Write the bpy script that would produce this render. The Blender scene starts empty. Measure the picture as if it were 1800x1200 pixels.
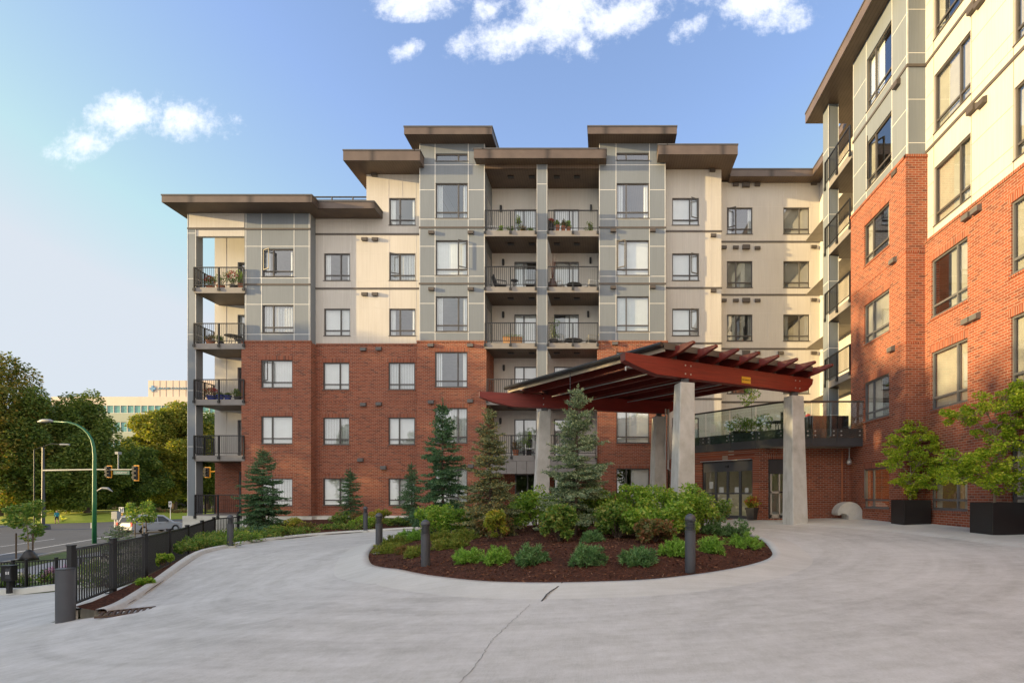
import bpy, math, random
import numpy as np
from mathutils import Vector, Matrix
R = math.radians
C = bpy.context.scene.collection
S = bpy.context.scene
# ------------------------------------------------------------------ camera
F, VX, VY, HC = 920.0, 1065.0, 870.0, 1.4      # focal length and vanishing point in photo pixels, eye height
cam_d = bpy.data.cameras.new('camera'); cam = bpy.data.objects.new('camera', cam_d); C.objects.link(cam)
cam.location = (0, 0, HC); cam.rotation_euler = (R(90), 0, 0)
cam_d.sensor_width = 36; cam_d.lens = F/1800*36
cam_d.shift_x = (900-VX)/1800; cam_d.shift_y = (VY-600)/1800
cam_d.clip_end = 3000; cam_d.clip_start = 0.05
S.camera = cam
# ------------------------------------------------------------------ sky, sun, exposure
SUN_EL, SUN_ROT = 7.5, 256.0
wd = bpy.data.worlds.new("World"); S.world = wd; wd.use_nodes = True
nt = wd.node_tree; nt.nodes.clear()
def N(t, **kw):
    n = nt.nodes.new(t)
    for k, v in kw.items():
        if k.startswith('i_'): n.inputs[int(k[2:])].default_value = v
        else: setattr(n, k, v)
    return n
def L(a, b): nt.links.new(a, b)
def M(op, a, b=None, clamp=False):
    n = nt.nodes.new('ShaderNodeMath'); n.operation = op; n.use_clamp = clamp
    for i, v in enumerate((a, b)):
        if v is None: continue
        if isinstance(v, (int, float)): n.inputs[i].default_value = v
        else: nt.links.new(v, n.inputs[i])
    return n.outputs[0]
out = N('ShaderNodeOutputWorld'); bg = N('ShaderNodeBackground')
bg.inputs[1].default_value = 0.15
sky = N('ShaderNodeTexSky'); sky.sky_type = 'NISHITA'; sky.sun_disc = False
sky.sun_elevation = R(SUN_EL); sky.sun_rotation = R(SUN_ROT); sky.altitude = 50
sky.air_density = 1.0; sky.dust_density = 0.55; sky.ozone_density = 2.3
tc = N('ShaderNodeTexCoord'); sp = N('ShaderNodeSeparateXYZ'); L(tc.outputs['Generated'], sp.inputs[0])
ymax = M('MAXIMUM', sp.outputs[1], 0.02)
u = M('DIVIDE', sp.outputs[0], ymax); v = M('DIVIDE', sp.outputs[2], ymax)
cmb = N('ShaderNodeCombineXYZ'); L(u, cmb.inputs[0]); L(v, cmb.inputs[1])
n1 = N('ShaderNodeTexNoise'); n1.inputs['Scale'].default_value = 7.0; n1.inputs['Detail'].default_value = 9; n1.inputs['Roughness'].default_value = 0.62
n1.inputs['Distortion'].default_value = 0.25
L(cmb.outputs[0], n1.inputs['Vector'])
n2 = N('ShaderNodeTexNoise'); n2.inputs['Scale'].default_value = 38.0; n2.inputs['Detail'].default_value = 8; n2.inputs['Roughness'].default_value = 0.7
L(cmb.outputs[0], n2.inputs['Vector'])
mask = None
for (px, py, rx, ry, rot, gain) in [(235,198,100,54,-8,.92),(335,208,98,50,8,.92),(135,252,92,44,-28,.85),(985,25,135,84,8,1.05),(900,62,130,46,-16,1.0),(1090,30,105,46,-18,1.0),(1025,85,48,42,40,.9),
                             (1315,6,135,58,4,1.08),(1225,40,62,28,-34,.95),(725,2,105,40,0,1.0),(712,90,42,22,-25,.72),(862,18,42,34,-30,.75)]:
    cx, cy = (px-VX)/F, (VY-py)/F
    du = M('SUBTRACT', u, cx); dv = M('SUBTRACT', v, cy)
    c_, s_ = math.cos(R(-rot)), math.sin(R(-rot))
    a = M('DIVIDE', M('ADD', M('MULTIPLY', du, c_), M('MULTIPLY', dv, s_)), rx/F)
    b = M('DIVIDE', M('SUBTRACT', M('MULTIPLY', dv, c_), M('MULTIPLY', du, s_)), ry/F)
    r2 = M('SQRT', M('ADD', M('MULTIPLY', a, a), M('MULTIPLY', b, b)))
    m_ = M('MULTIPLY', M('SUBTRACT', 1.15, r2, True), gain)
    mask = m_ if mask is None else M('MAXIMUM', mask, m_)
dens = M('ADD', M('ADD', mask, M('MULTIPLY', M('SUBTRACT', n1.outputs[0], 0.5), 2.5)), M('MULTIPLY', M('SUBTRACT', n2.outputs[0], 0.5), 1.5))
dens = M('MULTIPLY', dens, M('MINIMUM', M('MULTIPLY', mask, 5.0), 1.0))
rmp = N('ShaderNodeMapRange'); rmp.interpolation_type = 'SMOOTHSTEP'
rmp.inputs['From Min'].default_value = 0.18; rmp.inputs['From Max'].default_value = 1.05; rmp.inputs['To Max'].default_value = 0.8
L(dens, rmp.inputs['Value'])
front = M('GREATER_THAN', sp.outputs[1], 0.05)
cf = M('MULTIPLY', rmp.outputs[0], front)
mix = N('ShaderNodeMix', data_type='RGBA')
L(cf, mix.inputs['Factor'])
tint = N('ShaderNodeMix', data_type='RGBA', blend_type='MULTIPLY'); tint.inputs['Factor'].default_value = 1
L(sky.outputs[0], tint.inputs['A']); tint.inputs['B'].default_value = (.95, .765, .785, 1)
clampn = N('ShaderNodeMix', data_type='RGBA', blend_type='DARKEN'); clampn.inputs['Factor'].default_value = 1; L(tint.outputs['Result'], clampn.inputs['A']); clampn.inputs['B'].default_value = (1.04, 1.14, 1.26, 1)
L(clampn.outputs['Result'], mix.inputs['A']); mix.inputs['B'].default_value = (1.75, 1.8, 1.95, 1)
# warm bright fill added to the unseen southern sky to lift the shaded sides
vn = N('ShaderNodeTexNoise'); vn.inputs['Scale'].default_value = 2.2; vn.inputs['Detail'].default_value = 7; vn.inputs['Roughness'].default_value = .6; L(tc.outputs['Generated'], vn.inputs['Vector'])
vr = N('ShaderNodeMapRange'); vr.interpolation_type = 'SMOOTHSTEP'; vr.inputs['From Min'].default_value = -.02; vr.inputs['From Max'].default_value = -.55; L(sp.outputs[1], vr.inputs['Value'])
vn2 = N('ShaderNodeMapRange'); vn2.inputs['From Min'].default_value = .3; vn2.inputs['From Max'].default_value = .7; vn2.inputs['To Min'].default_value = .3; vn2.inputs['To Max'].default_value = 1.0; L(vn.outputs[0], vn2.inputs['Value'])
sky_fill = N('ShaderNodeMix', data_type='RGBA'); L(M('MULTIPLY', vr.outputs[0], vn2.outputs[0]), sky_fill.inputs['Factor']); L(mix.outputs['Result'], sky_fill.inputs['A']); sky_fill.inputs['B'].default_value = (2.8, 2.56, 2.32, 1)
L(sky_fill.outputs['Result'], bg.inputs[0]); L(bg.outputs[0], out.inputs[0])
sd = bpy.data.lights.new('sun', 'SUN'); sun = bpy.data.objects.new('sun', sd); C.objects.link(sun)
sd.energy = 2.0; sd.angle = R(0.5); sd.color = (1.0, 0.73, 0.35)
el, ro = R(SUN_EL), R(SUN_ROT)
sdir = Vector((math.cos(el)*math.sin(ro), math.cos(el)*math.cos(ro), math.sin(el)))
sun.rotation_euler = sdir.to_track_quat('Z', 'Y').to_euler(); sun.location = sdir*100
S.view_settings.view_transform = 'Standard'; S.view_settings.look = 'None'; S.view_settings.gamma = 1
S.view_settings.use_curve_mapping = False; S.view_settings.exposure = 2.22
S.cycles.max_bounces = 8; S.cycles.transparent_max_bounces = 16; S.cycles.use_denoising = True
S.cycles.sample_clamp_indirect = 6

# ------------------------------------------------------------------ helpers
def XZ(px, py, Y): return (px-VX)*Y/F, HC+(VY-py)*Y/F
def xat(px, Y): return (px-VX)*Y/F
def zat(py, Y): return HC+(VY-py)*Y/F
LOC = {}
def setp(o, label=None, cat=None, group=None, kind=None):
    if label: o['label'] = label
    if cat: o['category'] = cat
    if group: o['group'] = group
    if kind: o['kind'] = kind
    return o
def thing(name, label, cat, loc=(0,0,0), rz=0, group=None):
    o = bpy.data.objects.new(name, None); C.objects.link(o); o.location = loc; o.rotation_euler = (0,0,rz)
    o.empty_display_size = .2
    LOC[o] = Vector(loc); return setp(o, label, cat, group)
def dup(root, loc, rz=0, scale=1.0, label=None):
    r = root.copy(); C.objects.link(r); r.location = loc; r.rotation_euler = (0,0,rz); r.scale = (scale,)*3
    if label: r['label'] = label
    LOC[r] = Vector(loc)
    for ch in list(root.children):
        c = ch.copy(); C.objects.link(c); c.parent = r
        for g in ch.children:
            d = g.copy(); C.objects.link(d); d.parent = c
    return r
class MB:
    def __init__(s): s.v = []; s.f = []; s.m = []
    def add(s, vs, fs, mi=0):
        b = len(s.v); s.v += [tuple(p) for p in vs]; s.f += [tuple(b+i for i in f) for f in fs]; s.m += [mi]*len(fs)
    def quad(s, a, b, c, d, mi=0): s.add((a,b,c,d), ((0,1,2,3),), mi)
    def hexa(s, p, mi=0): s.add(p, ((3,2,1,0),(4,5,6,7),(0,1,5,4),(1,2,6,5),(2,3,7,6),(3,0,4,7)), mi)
    def box(s, x0,x1,y0,y1,z0,z1, mi=0):
        s.hexa(((x0,y0,z0),(x1,y0,z0),(x1,y1,z0),(x0,y1,z0),(x0,y0,z1),(x1,y0,z1),(x1,y1,z1),(x0,y1,z1)), mi)
    def pbox(s, P, u0,u1,z0,z1,d0,d1, mi=0):
        s.hexa((P(u0,z0,d0),P(u1,z0,d0),P(u1,z0,d1),P(u0,z0,d1),P(u0,z1,d0),P(u1,z1,d0),P(u1,z1,d1),P(u0,z1,d1)), mi)
    def beam(s, p, q, w, h, mi=0, up=(0,0,1), w2=None, h2=None):
        p, q = Vector(p), Vector(q); d = (q-p).normalized(); up = Vector(up)
        if abs(d.dot(up)) > .99: up = Vector((0,1,0))
        sd_ = d.cross(up).normalized(); u_ = sd_.cross(d)
        w2 = w if w2 is None else w2; h2 = h if h2 is None else h2
        s.hexa([p-sd_*w/2-u_*h/2, p+sd_*w/2-u_*h/2, q+sd_*w2/2-u_*h2/2, q-sd_*w2/2-u_*h2/2,
                p-sd_*w/2+u_*h/2, p+sd_*w/2+u_*h/2, q+sd_*w2/2+u_*h2/2, q-sd_*w2/2+u_*h2/2], mi)
    def tube(s, pts, r, n=8, mi=0, cap=True):
        pts = [Vector(p) for p in pts]; k = len(pts)
        rr = r if isinstance(r, (list, tuple)) else [r]*k
        vs = []; fs = []; prev = None
        for i, p in enumerate(pts):
            d = (pts[min(i+1,k-1)]-pts[max(i-1,0)])
            d = d.normalized() if d.length > 1e-9 else Vector((0,0,1))
            if prev is None:
                a = d.cross(Vector((0,0,1)) if abs(d.z) < .9 else Vector((1,0,0))).normalized()
            else:
                a = (prev-d*prev.dot(d)); a = a.normalized() if a.length > 1e-6 else d.orthogonal().normalized()
            prev = a; b = d.cross(a)
            for j in range(n):
                t = 2*math.pi*j/n; vs.append(p+(a*math.cos(t)+b*math.sin(t))*rr[i])
        for i in range(k-1):
            for j in range(n):
                fs.append((i*n+j, i*n+(j+1)%n, (i+1)*n+(j+1)%n, (i+1)*n+j))
        if cap: fs += [tuple(range(n-1,-1,-1)), tuple((k-1)*n+j for j in range(n))]
        s.add(vs, fs, mi)
    def lathe(s, prof, c=(0,0,0), n=24, mi=0):
        vs = []; fs = []; k = len(prof)
        for r, z in prof:
            for j in range(n):
                t = 2*math.pi*j/n; vs.append((c[0]+r*math.cos(t), c[1]+r*math.sin(t), c[2]+z))
        for i in range(k-1):
            for j in range(n): fs.append((i*n+j, i*n+(j+1)%n, (i+1)*n+(j+1)%n, (i+1)*n+j))
        fs += [tuple(range(n-1,-1,-1)), tuple((k-1)*n+j for j in range(n))]
        s.add(vs, fs, mi)
    def prism(s, base, vec, mi=0):
        base = [Vector(p) for p in base]; vec = Vector(vec); n = len(base)
        vs = base+[p+vec for p in base]
        fs = [tuple(range(n-1,-1,-1)), tuple(range(n,2*n))]+[(i,(i+1)%n,n+(i+1)%n,n+i) for i in range(n)]
        s.add(vs, fs, mi)
    def build(s, name, mats, parent=None, smooth=False, local=False, bevel=0):
        me = bpy.data.meshes.new(name)
        off = LOC.get(parent, Vector((0,0,0))) if (parent is not None and not local) else Vector((0,0,0))
        me.from_pydata([(p[0]-off[0], p[1]-off[1], p[2]-off[2]) for p in s.v], [], s.f)
        if not isinstance(mats, (list, tuple)): mats = [mats]
        for m in mats: me.materials.append(m)
        me.polygons.foreach_set('material_index', s.m)
        if smooth: me.polygons.foreach_set('use_smooth', [True]*len(s.f))
        me.update()
        o = bpy.data.objects.new(name, me); C.objects.link(o)
        if parent is not None: o.parent = parent
        LOC[o] = off
        if bevel:
            b = o.modifiers.new('bevel', 'BEVEL'); b.width = bevel; b.segments = 2; b.limit_method = 'ANGLE'
        return o
def solo(mb, name, mats, label, cat, loc=None, group=None, smooth=False, bevel=0):
    """a thing that is a single mesh; its origin goes to loc"""
    o = mb.build(name, mats, None, smooth=smooth, bevel=bevel)
    if loc is not None:
        o.data.transform(Matrix.Translation(-Vector(loc))); o.location = loc
    return setp(o, label, cat, group)
# numpy leaf cards: centres c, long axes d, widths
def cards(name, c, d, ln, wd_, mats, parent=None, rng=None, mi=None, local=False, fold=0.0):
    c = np.asarray(c, float); d = np.asarray(d, float); n = len(c)
    d /= np.linalg.norm(d, axis=1, keepdims=True)+1e-9
    r = rng.normal(size=(n,3)); sdv = np.cross(d, r); sdv /= np.linalg.norm(sdv, axis=1, keepdims=True)+1e-9
    ln = np.broadcast_to(ln, (n,))[:,None]; wd_ = np.broadcast_to(wd_, (n,))[:,None]
    a = c; b = c+d*ln*.45+sdv*wd_*.5; t = c+d*ln; e = c+d*ln*.45-sdv*wd_*.5
    v = np.stack([a,b,t,e],1).reshape(-1,3)
    if parent is not None and not local: v = v-np.array(LOC[parent])
    me = bpy.data.meshes.new(name); me.vertices.add(4*n); me.vertices.foreach_set('co', v.ravel())
    me.loops.add(4*n); me.loops.foreach_set('vertex_index', np.arange(4*n))
    me.polygons.add(n); me.polygons.foreach_set('loop_start', np.arange(n)*4); me.polygons.foreach_set('loop_total', np.full(n,4))
    if not isinstance(mats, (list, tuple)): mats = [mats]
    for m in mats: me.materials.append(m)
    if mi is not None: me.polygons.foreach_set('material_index', np.asarray(mi, np.int32))
    me.update(calc_edges=True); me.validate()
    o = bpy.data.objects.new(name, me); C.objects.link(o)
    if parent is not None: o.parent = parent
    LOC[o] = LOC.get(parent, Vector((0,0,0))) if parent is not None else Vector((0,0,0))
    return o
def text_mesh(txt, size, extrude=0.004, align='CENTER'):
    cu = bpy.data.curves.new('lettering', 'FONT'); cu.body = txt; cu.size = size; cu.extrude = extrude
    cu.align_x = align; cu.align_y = 'CENTER'
    o = bpy.data.objects.new('lettering', cu); C.objects.link(o)
    dg = bpy.context.evaluated_depsgraph_get(); dg.update()
    me = bpy.data.meshes.new_from_object(o.evaluated_get(dg))
    bpy.data.objects.remove(o); me.name = 'lettering'; return me
def lettering(txt, size, mat, parent, p, xdir, up=(0,0,1), extrude=.004, sx=1.0):
    me = text_mesh(txt, size, extrude); me.materials.clear(); me.materials.append(mat)
    x = Vector(xdir).normalized(); z = Vector(up); nrm = x.cross(z).normalized(); z = nrm.cross(x)
    m = Matrix((( x.x*sx, z.x, nrm.x, 0),( x.y*sx, z.y, nrm.y, 0),( x.z*sx, z.z, nrm.z, 0),(0,0,0,1)))
    m.translation = Vector(p)-LOC.get(parent, Vector((0,0,0)))
    me.transform(m)
    o = bpy.data.objects.new('lettering', me); C.objects.link(o); o.parent = parent; LOC[o] = LOC.get(parent, Vector()); return o

# ------------------------------------------------------------------ materials
MATS = {}
class NT:
    def __init__(s, name):
        s.mat = bpy.data.materials.new(name); s.mat.use_nodes = True; s.t = s.mat.node_tree
        s.b = s.t.nodes['Principled BSDF']; s.o = s.t.nodes['Material Output']
    def n(s, typ, **kw):
        nd = s.t.nodes.new(typ)
        for k, v in kw.items():
            if hasattr(nd, k): setattr(nd, k, v)
            else: nd.inputs[k].default_value = v
        return nd
    def l(s, a, b): s.t.links.new(a, b)
    def obj(s): return s.n('ShaderNodeTexCoord').outputs['Object']
    def geo(s): return s.n('ShaderNodeNewGeometry')
    def noise(s, vec, scale, detail=4, rough=.55, dist=0.0):
        nd = s.n('ShaderNodeTexNoise'); nd.inputs['Scale'].default_value = scale; nd.inputs['Detail'].default_value = detail
        nd.inputs['Roughness'].default_value = rough; nd.inputs['Distortion'].default_value = dist
        s.l(vec, nd.inputs['Vector']); return nd.outputs[0]
    def ramp(s, fac, stops):
        r = s.n('ShaderNodeValToRGB'); e = r.color_ramp.elements
        while len(e) < len(stops): e.new(.5)
        for i, (p, c) in enumerate(stops): e[i].position = p; e[i].color = (*c, 1) if len(c) == 3 else c
        s.l(fac, r.inputs[0]); return r.outputs[0]
    def mixc(s, f, a, b, mode='MIX'):
        m = s.n('ShaderNodeMix', data_type='RGBA', blend_type=mode)
        for k, v in (('Factor', f), ('A', a), ('B', b)):
            if isinstance(v, (int, float)): m.inputs[k].default_value = v
            elif isinstance(v, tuple): m.inputs[k].default_value = (*v, 1) if len(v) == 3 else v
            else: s.l(v, m.inputs[k])
        return m.outputs['Result']
    def bump(s, h, strength=.3, dist=.01):
        b = s.n('ShaderNodeBump'); b.inputs['Strength'].default_value = strength; b.inputs['Distance'].default_value = dist
        s.l(h, b.inputs['Height']); s.l(b.outputs[0], s.b.inputs['Normal'])
    def mapped(s, vec, scale=(1,1,1), rot=(0,0,0)):
        m = s.n('ShaderNodeMapping'); m.inputs['Scale'].default_value = scale; m.inputs['Rotation'].default_value = rot
        s.l(vec, m.inputs['Vector']); return m.outputs[0]
    def col(s, c):
        if isinstance(c, tuple): s.b.inputs['Base Color'].default_value = (*c, 1)
        else: s.l(c, s.b.inputs['Base Color'])
    def set(s, rough=.6, metal=0, spec=.5):
        s.b.inputs['Roughness'].default_value = rough; s.b.inputs['Metallic'].default_value = metal
        s.b.inputs['Specular IOR Level'].default_value = spec; return s.mat
def plain(name, c, rough=.6, metal=0, var=.12, scale=3.0, spec=.5, bump=0):
    t = NT(name); nz = t.noise(t.geo().outputs['Position'], scale, 5)
    t.col(t.ramp(nz, [(.25, tuple(x*(1-var) for x in c)), (.75, tuple(min(1, x*(1+var)) for x in c))]))
    if bump: t.bump(t.noise(t.geo().outputs['Position'], 90, 3), bump, .003)
    return t.set(rough, metal, spec)
def brick(name, soldier=False):
    t = NT(name); p = t.geo().outputs['Position']
    s_ = t.n('ShaderNodeSeparateXYZ'); t.l(p, s_.inputs[0])
    a = t.n('ShaderNodeMath', operation='ADD'); t.l(s_.outputs[0], a.inputs[0]); t.l(s_.outputs[1], a.inputs[1])
    c = t.n('ShaderNodeCombineXYZ')
    if soldier: t.l(s_.outputs[2], c.inputs[0]); t.l(a.outputs[0], c.inputs[1])
    else: t.l(a.outputs[0], c.inputs[0]); t.l(s_.outputs[2], c.inputs[1])
    b = t.n('ShaderNodeTexBrick'); b.inputs['Scale'].default_value = 1; b.offset = 0 if soldier else .5
    b.inputs['Brick Width'].default_value = .6 if soldier else .225; b.inputs['Row Height'].default_value = .077
    b.inputs['Mortar Size'].default_value = .0075; b.inputs['Mortar Smooth'].default_value = .2; b.inputs['Bias'].default_value = 0
    b.inputs['Color1'].default_value = (0,0,0,1); b.inputs['Color2'].default_value = (1,1,1,1); b.inputs['Mortar'].default_value = (.5,.5,.5,1)
    t.l(c.outputs[0], b.inputs['Vector'])
    bc = t.ramp(b.outputs['Color'], [(0,(.14,.045,.030)),(.15,(.225,.060,.031)),(.5,(.285,.074,.036)),(.8,(.325,.089,.043)),(1,(.36,.107,.055))])
    lg = t.noise(p, .45, 4); bc = t.mixc(t.ramp(lg, [(.35,(0,0,0)),(.75,(.45,.45,.45))]), bc, (.245,.075,.046))
    bl_ = t.noise(t.mapped(p, (.9,.9,.22)), 1.3, 6, .7); bc = t.mixc(t.ramp(bl_, [(.58,(0,0,0)),(.8,(.22,.22,.22))]), bc, (.46,.30,.25))
    t.col(t.mixc(b.outputs['Fac'], bc, (.37,.285,.225)))
    inv = t.n('ShaderNodeMath', operation='SUBTRACT'); inv.inputs[0].default_value = 1; t.l(b.outputs['Fac'], inv.inputs[1])
    t.bump(inv.outputs[0], .6, .006)
    return t.set(.85, 0, .25)
def panel(name, c, rough=.5):
    t = NT(name); p = t.geo().outputs['Position']
    nz = t.noise(t.mapped(p, (1,1,.25)), .8, 5, .6); fine = t.noise(t.mapped(p, (30,30,.6)), 1, 3)
    a = t.ramp(nz, [(.3, tuple(x*.93 for x in c)), (.7, tuple(x*1.05 for x in c))])
    t.col(t.mixc(.12, a, t.ramp(fine, [(.3,(.2,.2,.2)),(.7,(.8,.8,.8))]), 'OVERLAY'))
    return t.set(rough, 0, .4)
def planks(name, c, axis=0, w=.12, rough=.5):
    t = NT(name); p = t.geo().outputs['Position']
    s_ = t.n('ShaderNodeSeparateXYZ'); t.l(p, s_.inputs[0])
    m = t.n('ShaderNodeMath', operation='DIVIDE'); t.l(s_.outputs[axis], m.inputs[0]); m.inputs[1].default_value = w
    fr = t.n('ShaderNodeMath', operation='FRACT'); t.l(m.outputs[0], fr.inputs[0])
    g = t.ramp(fr.outputs[0], [(0,(.35,.35,.35)),(.08,(1,1,1)),(.92,(1,1,1)),(1,(.35,.35,.35))])
    t.col(t.mixc(1, t.ramp(t.noise(p, 1.5), [(.3, tuple(x*.85 for x in c)), (.7, tuple(x*1.15 for x in c))]), g, 'MULTIPLY'))
    return t.set(rough, 0, .4)
def leaf(name, stops, trans=.35, rough=.5, nscale=.8):
    t = NT(name); g = t.geo()
    rp = g.outputs['Random Per Island']
    nz = t.noise(g.outputs['Position'], nscale, 3)
    a = t.n('ShaderNodeMath', operation='MULTIPLY_ADD'); t.l(nz, a.inputs[0]); a.inputs[1].default_value = .9; a.inputs[2].default_value = -.45
    f = t.n('ShaderNodeMath', operation='ADD', use_clamp=True); t.l(rp, f.inputs[0]); t.l(a.outputs[0], f.inputs[1])
    k = len(stops); col = t.ramp(f.outputs[0], [(i/(k-1), c) for i, c in enumerate(stops)])
    t.col(col); t.set(rough, 0, .3)
    tr = t.n('ShaderNodeBsdfTranslucent'); t.l(t.mixc(1, col, (1.5,1.6,.7), 'MULTIPLY'), tr.inputs[0])
    mx = t.n('ShaderNodeMixShader'); mx.inputs[0].default_value = trans
    t.l(t.b.outputs[0], mx.inputs[1]); t.l(tr.outputs[0], mx.inputs[2]); t.l(mx.outputs[0], t.o.inputs[0])
    return t.mat
def glass(name, base=.2, tint=(.82,.88,.9), rough=0.0):
    t = NT(name)
    tr = t.n('ShaderNodeBsdfTransparent'); tr.inputs[0].default_value = (*tint, 1)
    gl = t.n('ShaderNodeBsdfGlossy'); gl.inputs['Roughness'].default_value = rough; gl.inputs[0].default_value = (.93,.96,1,1)
    nz = t.noise(t.geo().outputs['Position'], 1.2, 2)
    bp = t.n('ShaderNodeBump'); bp.inputs['Strength'].default_value = .03; bp.inputs['Distance'].default_value = .05; t.l(nz, bp.inputs['Height']); t.l(bp.outputs[0], gl.inputs['Normal'])
    fr = t.n('ShaderNodeFresnel'); bf = t.n('ShaderNodeMapRange'); t.l(t.geo().outputs['Backfacing'], bf.inputs['Value']); bf.inputs['To Min'].default_value = 1.5; bf.inputs['To Max'].default_value = 1/1.5; t.l(bf.outputs[0], fr.inputs[0])
    m = t.n('ShaderNodeMath', operation='ADD', use_clamp=True); t.l(fr.outputs[0], m.inputs[0]); m.inputs[1].default_value = base
    mx = t.n('ShaderNodeMixShader'); t.l(m.outputs[0], mx.inputs[0]); t.l(tr.outputs[0], mx.inputs[1]); t.l(gl.outputs[0], mx.inputs[2])
    t.l(mx.outputs[0], t.o.inputs[0]); return t.mat
def emis(name, c, s_):
    t = NT(name); t.b.inputs['Base Color'].default_value = (*c,1); t.b.inputs['Emission Color'].default_value = (*c,1); t.b.inputs['Emission Strength'].default_value = s_; return t.mat
def concrete(name, c, rough=.8, broom=True, stain=.5):
    t = NT(name); p = t.geo().outputs['Position']
    big = t.noise(p, .28, 6, .6, .6); mid = t.noise(p, 2.2, 6, .65); st = t.noise(t.mapped(p, (.5,6,1), (0,0,R(-14))), 1.6, 5, .6)
    fine = t.noise(p, 60, 4)
    a = t.ramp(big, [(.25, tuple(x*(1-.20*stain) for x in c)), (.55, c), (.8, tuple(min(1,x*(1+.14*stain)) for x in c))])
    a = t.mixc(.3*stain, a, t.ramp(mid, [(.3,(.3,.3,.3)),(.7,(.7,.7,.7))]), 'OVERLAY')
    a = t.mixc((.14*stain if broom else .3*stain), a, t.ramp(st, [(.3,(.28,.28,.28)),(.7,(.72,.72,.72))]), 'OVERLAY')
    a = t.mixc(.16, a, t.ramp(fine, [(.3,(.25,.25,.25)),(.7,(.75,.75,.75))]), 'OVERLAY')
    spk = t.noise(p, 9, 3, .8); a = t.mixc(t.ramp(spk, [(.70,(0,0,0)),(.78,(.35,.35,.35))]), a, tuple(x*.5 for x in c))
    if broom:
        sub = t.n('ShaderNodeVectorMath', operation='SUBTRACT'); t.l(p, sub.inputs[0]); sub.inputs[1].default_value = (-1.2,13.8,0)
        sx_ = t.n('ShaderNodeSeparateXYZ'); t.l(sub.outputs[0], sx_.inputs[0])
        len_ = t.n('ShaderNodeVectorMath', operation='LENGTH'); t.l(sub.outputs[0], len_.inputs[0])
        at = t.n('ShaderNodeMath', operation='ARCTAN2'); t.l(sx_.outputs[1], at.inputs[0]); t.l(sx_.outputs[0], at.inputs[1])
        pc = t.n('ShaderNodeCombineXYZ'); t.l(len_.outputs['Value'], pc.inputs[0]); t.l(at.outputs[0], pc.inputs[1])
        wear = t.noise(t.mapped(pc.outputs[0], (2.6,1.1,1)), 1.0, 6, .62, .35)
        a = t.mixc(.26, a, t.ramp(wear, [(.32,(.24,.24,.25)),(.68,(.76,.76,.74))]), 'OVERLAY')
        m2 = t.noise(p, 7, 7, .7); a = t.mixc(.22, a, t.ramp(m2, [(.3,(.25,.25,.25)),(.7,(.75,.75,.75))]), 'OVERLAY')
        pit = t.noise(p, 34, 2, .6); a = t.mixc(t.ramp(pit, [(.71,(0,0,0)),(.77,(.5,.5,.5))]), a, tuple(x*.45 for x in c))
        drip = t.noise(p, 1.7, 3, .5); a = t.mixc(t.ramp(drip, [(.68,(0,0,0)),(.76,(.3,.3,.3))]), a, tuple(x*.55 for x in c))
        br = t.noise(t.mapped(p, (160,4,1), (0,0,R(20))), 1, 2); a = t.mixc(.10, a, t.ramp(br, [(.3,(.2,.2,.2)),(.7,(.8,.8,.8))]), 'OVERLAY')
    t.col(a); t.bump(fine, .12, .004); return t.set(rough, 0, .3)

m_brick = brick('red_brick'); m_soldier = brick('red_brick_on_end', True)
m_grey = panel('grey_panel', (.205,.232,.262)); m_beige = panel('beige_panel', (.58,.54,.485)); m_cream = panel('cream_panel', (.585,.55,.50))
m_joint = plain('pale_joint', (.72,.72,.70), .5); m_joint2 = plain('beige_joint', (.62,.58,.54), .5); m_band = plain('dark_band', (.10,.085,.075), .5)
m_fascia = planks('brown_fascia', (.13,.098,.082), 0, 3.05, .45); m_soffit = planks('brown_soffit', (.135,.095,.068), 0, .14, .5)
m_cap = plain('roof_cap', (.085,.08,.08), .4); m_frame = plain('window_frame', (.085,.077,.072), .4); m_framel = plain('window_frame_grey', (.13,.13,.135), .4)
m_glass = glass('window_glass', .17, (.9,.93,.94)); m_clear = glass('clear_glass', .06, (.86,.93,.91)); 
m_blind = plain('blind_fabric', (.86,.87,.84), .7, var=.05); m_curtain = plain('curtain_fabric', (.50,.47,.39), .8, var=.1)
m_room = plain('room_plaster', (.32,.29,.25), .8); m_black = plain('black_metal', (.018,.018,.02), .4); m_char = plain('charcoal_metal', (.055,.058,.066), .45)
m_vent = plain('vent_brown', (.085,.07,.06), .5); m_ventb = plain('vent_grey', (.12,.115,.115), .5); m_conc = concrete('drive_concrete', (.60,.60,.565), stain=1.0)
m_kerb = concrete('kerb_concrete', (.62,.62,.575), broom=False, stain=.7); m_cast = concrete('cast_concrete', (.58,.575,.54), broom=False, stain=1.2)
m_slab = plain('balcony_slab', (.25,.235,.225), .6); m_wall_in = panel('balcony_wall', (.62,.595,.555))
m_asph = concrete('asphalt', (.105,.108,.115), .75, False, .7); m_white = plain('white_paint', (.7,.7,.7), .6); m_soil = plain('soil', (.06,.04,.028), .95, var=.4, scale=8, bump=.6)
m_steel = plain('brushed_steel', (.5,.5,.5), .55, .8, .05)
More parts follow.
